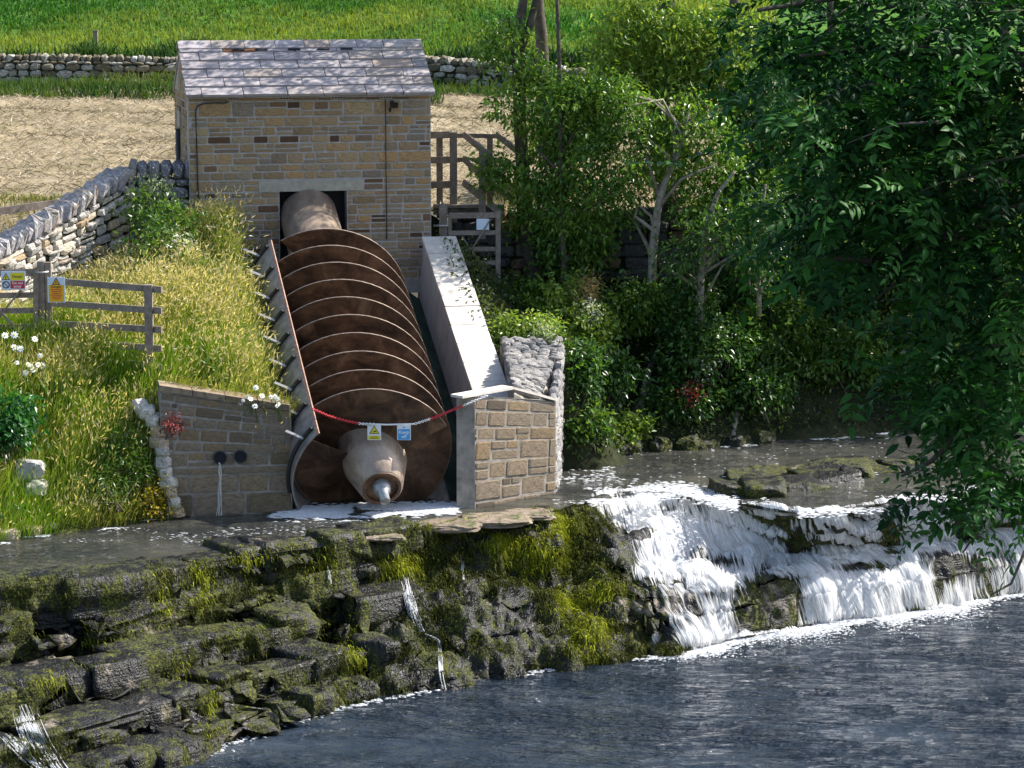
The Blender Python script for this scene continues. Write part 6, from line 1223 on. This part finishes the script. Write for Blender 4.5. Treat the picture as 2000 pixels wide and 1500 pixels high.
for nm_, o0, dw, sh in (('white_water', 0.030, 0.0, 0.0), ('white_water', 0.075, -0.28, 31.7)):
    m_ = MB(); V = PF + NF * (o0 + 0.035 * wob + 0.03 * np.clip(want, 0, 1))[..., None]; m_.add(V.reshape(-1, 3), [grid_faces(*PF.shape[:2])], np.stack([np.clip(want + dw, 0, 1.2), sk + sh, sq], -1).reshape(-1, 3))
    tag(m_.build(nm_, M['falls'], None, True), 'white water streaming down the stepped falls on the right' if dw == 0 else 'outer spray of white streaks leaping over the stepped falls', 'waterfall', kind='stuff')
# trickles over the weir blocks and the small cascade in the lower left corner
bpy.context.view_layer.update(); DG = bpy.context.evaluated_depsgraph_get(); hide = [o for o in bpy.data.objects if o.get('kind') == 'stuff' or o.name.startswith('overhanging')]
def hit(u, v):
    d = Vector(ray(u, v)).normalized(); o_ = Vector(CAM) + d * 25.0
    for _ in range(6):
        ok, loc, nn_, _i, ob, _m = S.ray_cast(DG, o_, d)
        if not ok: return None
        if ob.get('kind') == 'stuff': o_ = loc + d * 0.01; continue
        return np.array(loc) - np.array(d) * 0.035
    return None
m_ = MB()
for pts, wpx, nst_ in (([(790, 1120), (797, 1160), (808, 1200), (824, 1234)], 7, 26), ([(824, 1236), (842, 1242), (857, 1250), (860, 1290), (862, 1320), (868, 1347)], 3.2, 14), ([(902, 1078), (904, 1104), (905, 1132)], 2.5, 8), ([(45, 1372), (60, 1410), (78, 1450), (105, 1492), (120, 1510)], 17, 46), ([(5, 1425), (30, 1452), (62, 1485), (95, 1510)], 12, 30), ([(30, 1380), (38, 1420), (60, 1470)], 8, 14), ([(1050, 1050), (1056, 1085)], 3, 4), ([(640, 1100), (645, 1140)], 3, 4)):
    pts = np.array(pts, float); sg_ = np.r_[0, np.cumsum(np.hypot(*np.diff(pts, axis=0).T))]
    for i in range(nst_):
        ox = m7.normal() * wpx * 0.6; t0 = m7.uniform(0, 0.45) * sg_[-1]; t1 = min(t0 + m7.uniform(0.3, 0.9) * sg_[-1], sg_[-1]); n_ = max(int((t1 - t0) / 5), 4); ts = np.linspace(t0, t1, n_)
        line = [hit(np.interp(t_, sg_, pts[:, 0]) + ox + m7.normal() * 0.5, np.interp(t_, sg_, pts[:, 1])) for t_ in ts]
        line = [l for l in line if l is not None]
        if len(line) >= 3: line = np.array(line); line[1:-1] = (line[:-2] + line[1:-1] * 2 + line[2:]) / 4; m_.tube(line, np.linspace(0.004, 0.0075, len(line)) * m7.uniform(0.5, 1.2), 4, caps=False)
tag(m_.build('weir_trickles', M['foam'], None, True), 'thin white trickles and a small cascade running down the mossy weir', 'water', kind='stuff')
# splashing drops and broken foam
def blobs_flat(P, r, rng, asp=2.2, zj=0.012):
    n = len(P); th = np.arange(7) * 2 * pi / 7; rr_ = r[:, None] * rng.uniform(0.6, 1.3, (n, 7)); an = rng.normal(size=(n, 1)) * 0.35
    x = rr_ * np.cos(th) * asp ** 0.5; y = rr_ * np.sin(th) / asp ** 0.5; X = x * np.cos(an) - y * np.sin(an); Y = x * np.sin(an) + y * np.cos(an)
    rim = np.stack([P[:, :1] + X, P[:, 1:2] + Y, P[:, 2:3] + 0 * X + 0.004], -1); c = P[:, None] + np.array([0, 0, 1.0]) * (zj + r[:, None, None] * 0.35)
    V = np.concatenate([rim, c], 1); o = (np.arange(n) * 8)[:, None]; return V.reshape(-1, 3), [np.concatenate([o + np.array([[i, (i + 1) % 7, 7]]) for i in range(7)])]
m_ = MB(); n = 9000; k = m7.uniform(8.75, NST - 1.5, n); R3 = rows_at(k)[:, 3]; dn_ = np.abs(m7.normal(size=n)); wv = 0.5 + 0.5 * vnoise(np.stack([k * 2.2, 0 * k, 0 * k], -1), 4)
P = R3 + np.stack([0.35 * m7.normal(size=n) * 0.6, -dn_ * (0.07 + 0.70 * wv ** 2) + 0.1, 0 * k], 1); P[:, 2] = LOWZ + 0.02; m_.add(*blobs_flat(P, m7.uniform(0.015, 0.065, n) * np.exp(-dn_ * 0.55), m7))
n = 600; k = m7.uniform(2.2, 8.7, n); R3 = rows_at(k)[:, 3]; P = R3 + np.stack([0.1 * m7.normal(size=n), 0.02 - np.abs(m7.normal(size=n)) * 0.07, 0 * k], 1); P[:, 2] = LOWZ + 0.02; kp = vnoise(np.stack([k * 2.6, 0 * k, 0 * k], -1), 6) > 0.05; m_.add(*blobs_flat(P[kp], m7.uniform(0.012, 0.035, kp.sum()), m7, 3))
tag(m_.build('foam', M['foam'], None), 'white foam spreading on the river at the foot of the falls', 'foam', kind='stuff')
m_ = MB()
def pool_foam_and_glare(u0, u1, v0, v1, n, r0, r1, asp=3.0, thr=-9, line=None):
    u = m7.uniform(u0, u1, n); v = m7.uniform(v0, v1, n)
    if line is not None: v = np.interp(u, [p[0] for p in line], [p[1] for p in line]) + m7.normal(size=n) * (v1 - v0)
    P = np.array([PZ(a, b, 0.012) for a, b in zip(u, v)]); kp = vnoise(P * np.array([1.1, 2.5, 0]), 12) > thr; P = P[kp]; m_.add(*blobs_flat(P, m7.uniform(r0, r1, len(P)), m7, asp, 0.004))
pool_foam_and_glare(572, 890, -2.6, 2.6, 3600, 0.025, 0.07, 3, -0.6, [(572, 1000), (700, 998), (890, 992)]); pool_foam_and_glare(460, 760, 998, 1012, 700, 0.02, 0.05, 3, -0.2)
pool_foam_and_glare(330, 760, 1006, 1050, 340, 0.010, 0.024, 3.5, -0.1); pool_foam_and_glare(120, 460, 1030, 1066, 160, 0.008, 0.02, 3.5, -0.1)
pool_foam_and_glare(1080, 1200, 885, 985, 420, 0.015, 0.04, 2.5, -0.1); pool_foam_and_glare(1150, 1500, 930, 985, 300, 0.02, 0.04, 2.5, 0.1); pool_foam_and_glare(1090, 1740, 850, 960, 170, 0.010, 0.024, 3)
pool_foam_and_glare(0, 345, -1.0, 1.6, 900, 0.012, 0.035, 4, 0.05, [(0, 1059), (60, 1052), (150, 1040), (250, 1024), (345, 1011)])  # waterline strip: sun glare painted as white flecks
pool_foam_and_glare(1100, 1740, -0.8, 1.2, 900, 0.012, 0.03, 4, 0.1, [(1100, 893), (1200, 887), (1350, 878), (1500, 864), (1740, 848)])
pool_foam_and_glare(1150, 1440, -4, 4, 1400, 0.02, 0.05, 2, -0.3, [(1150, 976), (1330, 956), (1440, 986)]); pool_foam_and_glare(1560, 1950, -3, 4, 900, 0.02, 0.045, 2, 0.0, [(1560, 1004), (1720, 988), (1950, 955)])
tag(m_.build('pool_foam_and_glare', M['foam'], None), 'drifting white foam flecks and a painted sun glare line on the upper pool', 'foam', kind='stuff')
# the thin spout from the left outlet pipe
pc = PY(430, 905, holes[0][0][1]); m_ = MB(); P0 = PZ(431, 1003, 0)
for i in range(6):
    a = np.array([pc[0] + m7.normal() * 0.012, PIER_L0[1] + 0.02 - 0.06, PY(431, 899, 47.8)[2]]); e = np.array([P0[0] + m7.normal() * 0.03, P0[1] - 0.16 + m7.normal() * 0.02, 0.0]); t = np.linspace(0, 1, 8)[:, None]; p = a * (1 - t) + e * t; p[:, 1] = a[1] + (e[1] - a[1]) * t[:, 0] ** 0.5 ; p[:, 2] = a[2] + (e[2] - a[2]) * t[:, 0] ** 1.4
    p[:, 0] += m7.normal(size=8) * 0.008; m_.tube(p, 0.004 + 0.003 * m7.random(8), 4, caps=False)
tag(m_.build('pipe_spout', M['foam'], None, True), 'thin stream of water falling from the left outlet pipe', 'water', kind='stuff')

# ------------------------------------------------------------------ mossy rocks standing out of the upper pool
ir = thing('mossy_rock_shelf', 'low mossy rock shelf in the pool above the falls', 'rocks', tuple(PZ(1560, 950, 0))); org = np.array(ir.location); i7 = rng_(77)
for i, (u, v, wd, dp, hg) in enumerate(((1425, 962, 0.55, 0.6, 0.42), (1497, 966, 0.62, 0.8, 0.52), (1555, 950, 0.7, 0.9, 0.48), (1615, 938, 0.8, 1.0, 0.4), (1672, 928, 0.6, 0.9, 0.42), (1715, 918, 0.6, 0.7, 0.42), (1650, 908, 0.9, 0.7, 0.3), (1460, 940, 0.6, 0.8, 0.3), (1540, 925, 0.9, 0.7, 0.2), (1780, 915, 0.7, 0.7, 0.35))):
    p = PZ(u, v, 0.02) - org; o = link('rock', BLK[(i * 5) % 14][0], ir, tuple(p + [0, dp * 0.35, -0.05 + 0.04 * i7.normal()]), (i7.normal() * 0.05, i7.normal() * 0.06, i7.uniform(0.0, 0.45)), (wd * 1.25, dp * 1.3, hg * 0.85))
fr_ = thing('flat_rock_slab', 'flat tan rock slab breaking the pool surface in front of the right pier', 'rock', tuple(PZ(935, 1020, 0))); org = np.array(fr_.location)
M['tan_rock'] = m_stone('tan_rock', [(0, (0.22, 0.17, 0.125)), (1, (0.27, 0.21, 0.16))], 5, 0.8, 0.05, (0.05, 0.05, 0.02), 0.6, 0.7, ((0.06, 0.075, 0.02), 0.9))
for i, (u, v, wd, dp, hg) in enumerate(((880, 1022, 1.1, 0.8, 0.16), (965, 1012, 1.3, 0.9, 0.16), (1035, 1001, 0.9, 0.7, 0.15), (740, 1046, 0.9, 0.4, 0.09))):
    p = PZ(u, v, 0.0) - org; link('slab', rock_mesh('slab', M['tan_rock'], (wd, dp, hg), 60 + i, 4, 0.18), fr_, tuple(p - [0, 0, 0.035]), (0, 0, i7.uniform(-0.1, 0.3)))
bl = thing('bank_foot_stones', 'dark mossy stones along the foot of the right bank at the water line', 'rocks', tuple(PZ(1250, 880, 0))); org = np.array(bl.location)
for i, u in enumerate((1112, 1150, 1205, 1228, 1290, 1345, 1365, 1430, 1490)):
    p = PZ(u, np.interp(u, [1100, 1350, 1500], [890, 874, 860]), 0.05) - org; link('rock', rock_mesh('rock', M['rock'], (i7.uniform(0.3, 0.55), 0.5, i7.uniform(0.2, 0.45)), 90 + i, 3, 0.2), bl, tuple(p + [0, 0.15, 0]), (0, 0, i7.uniform(-1, 1)))
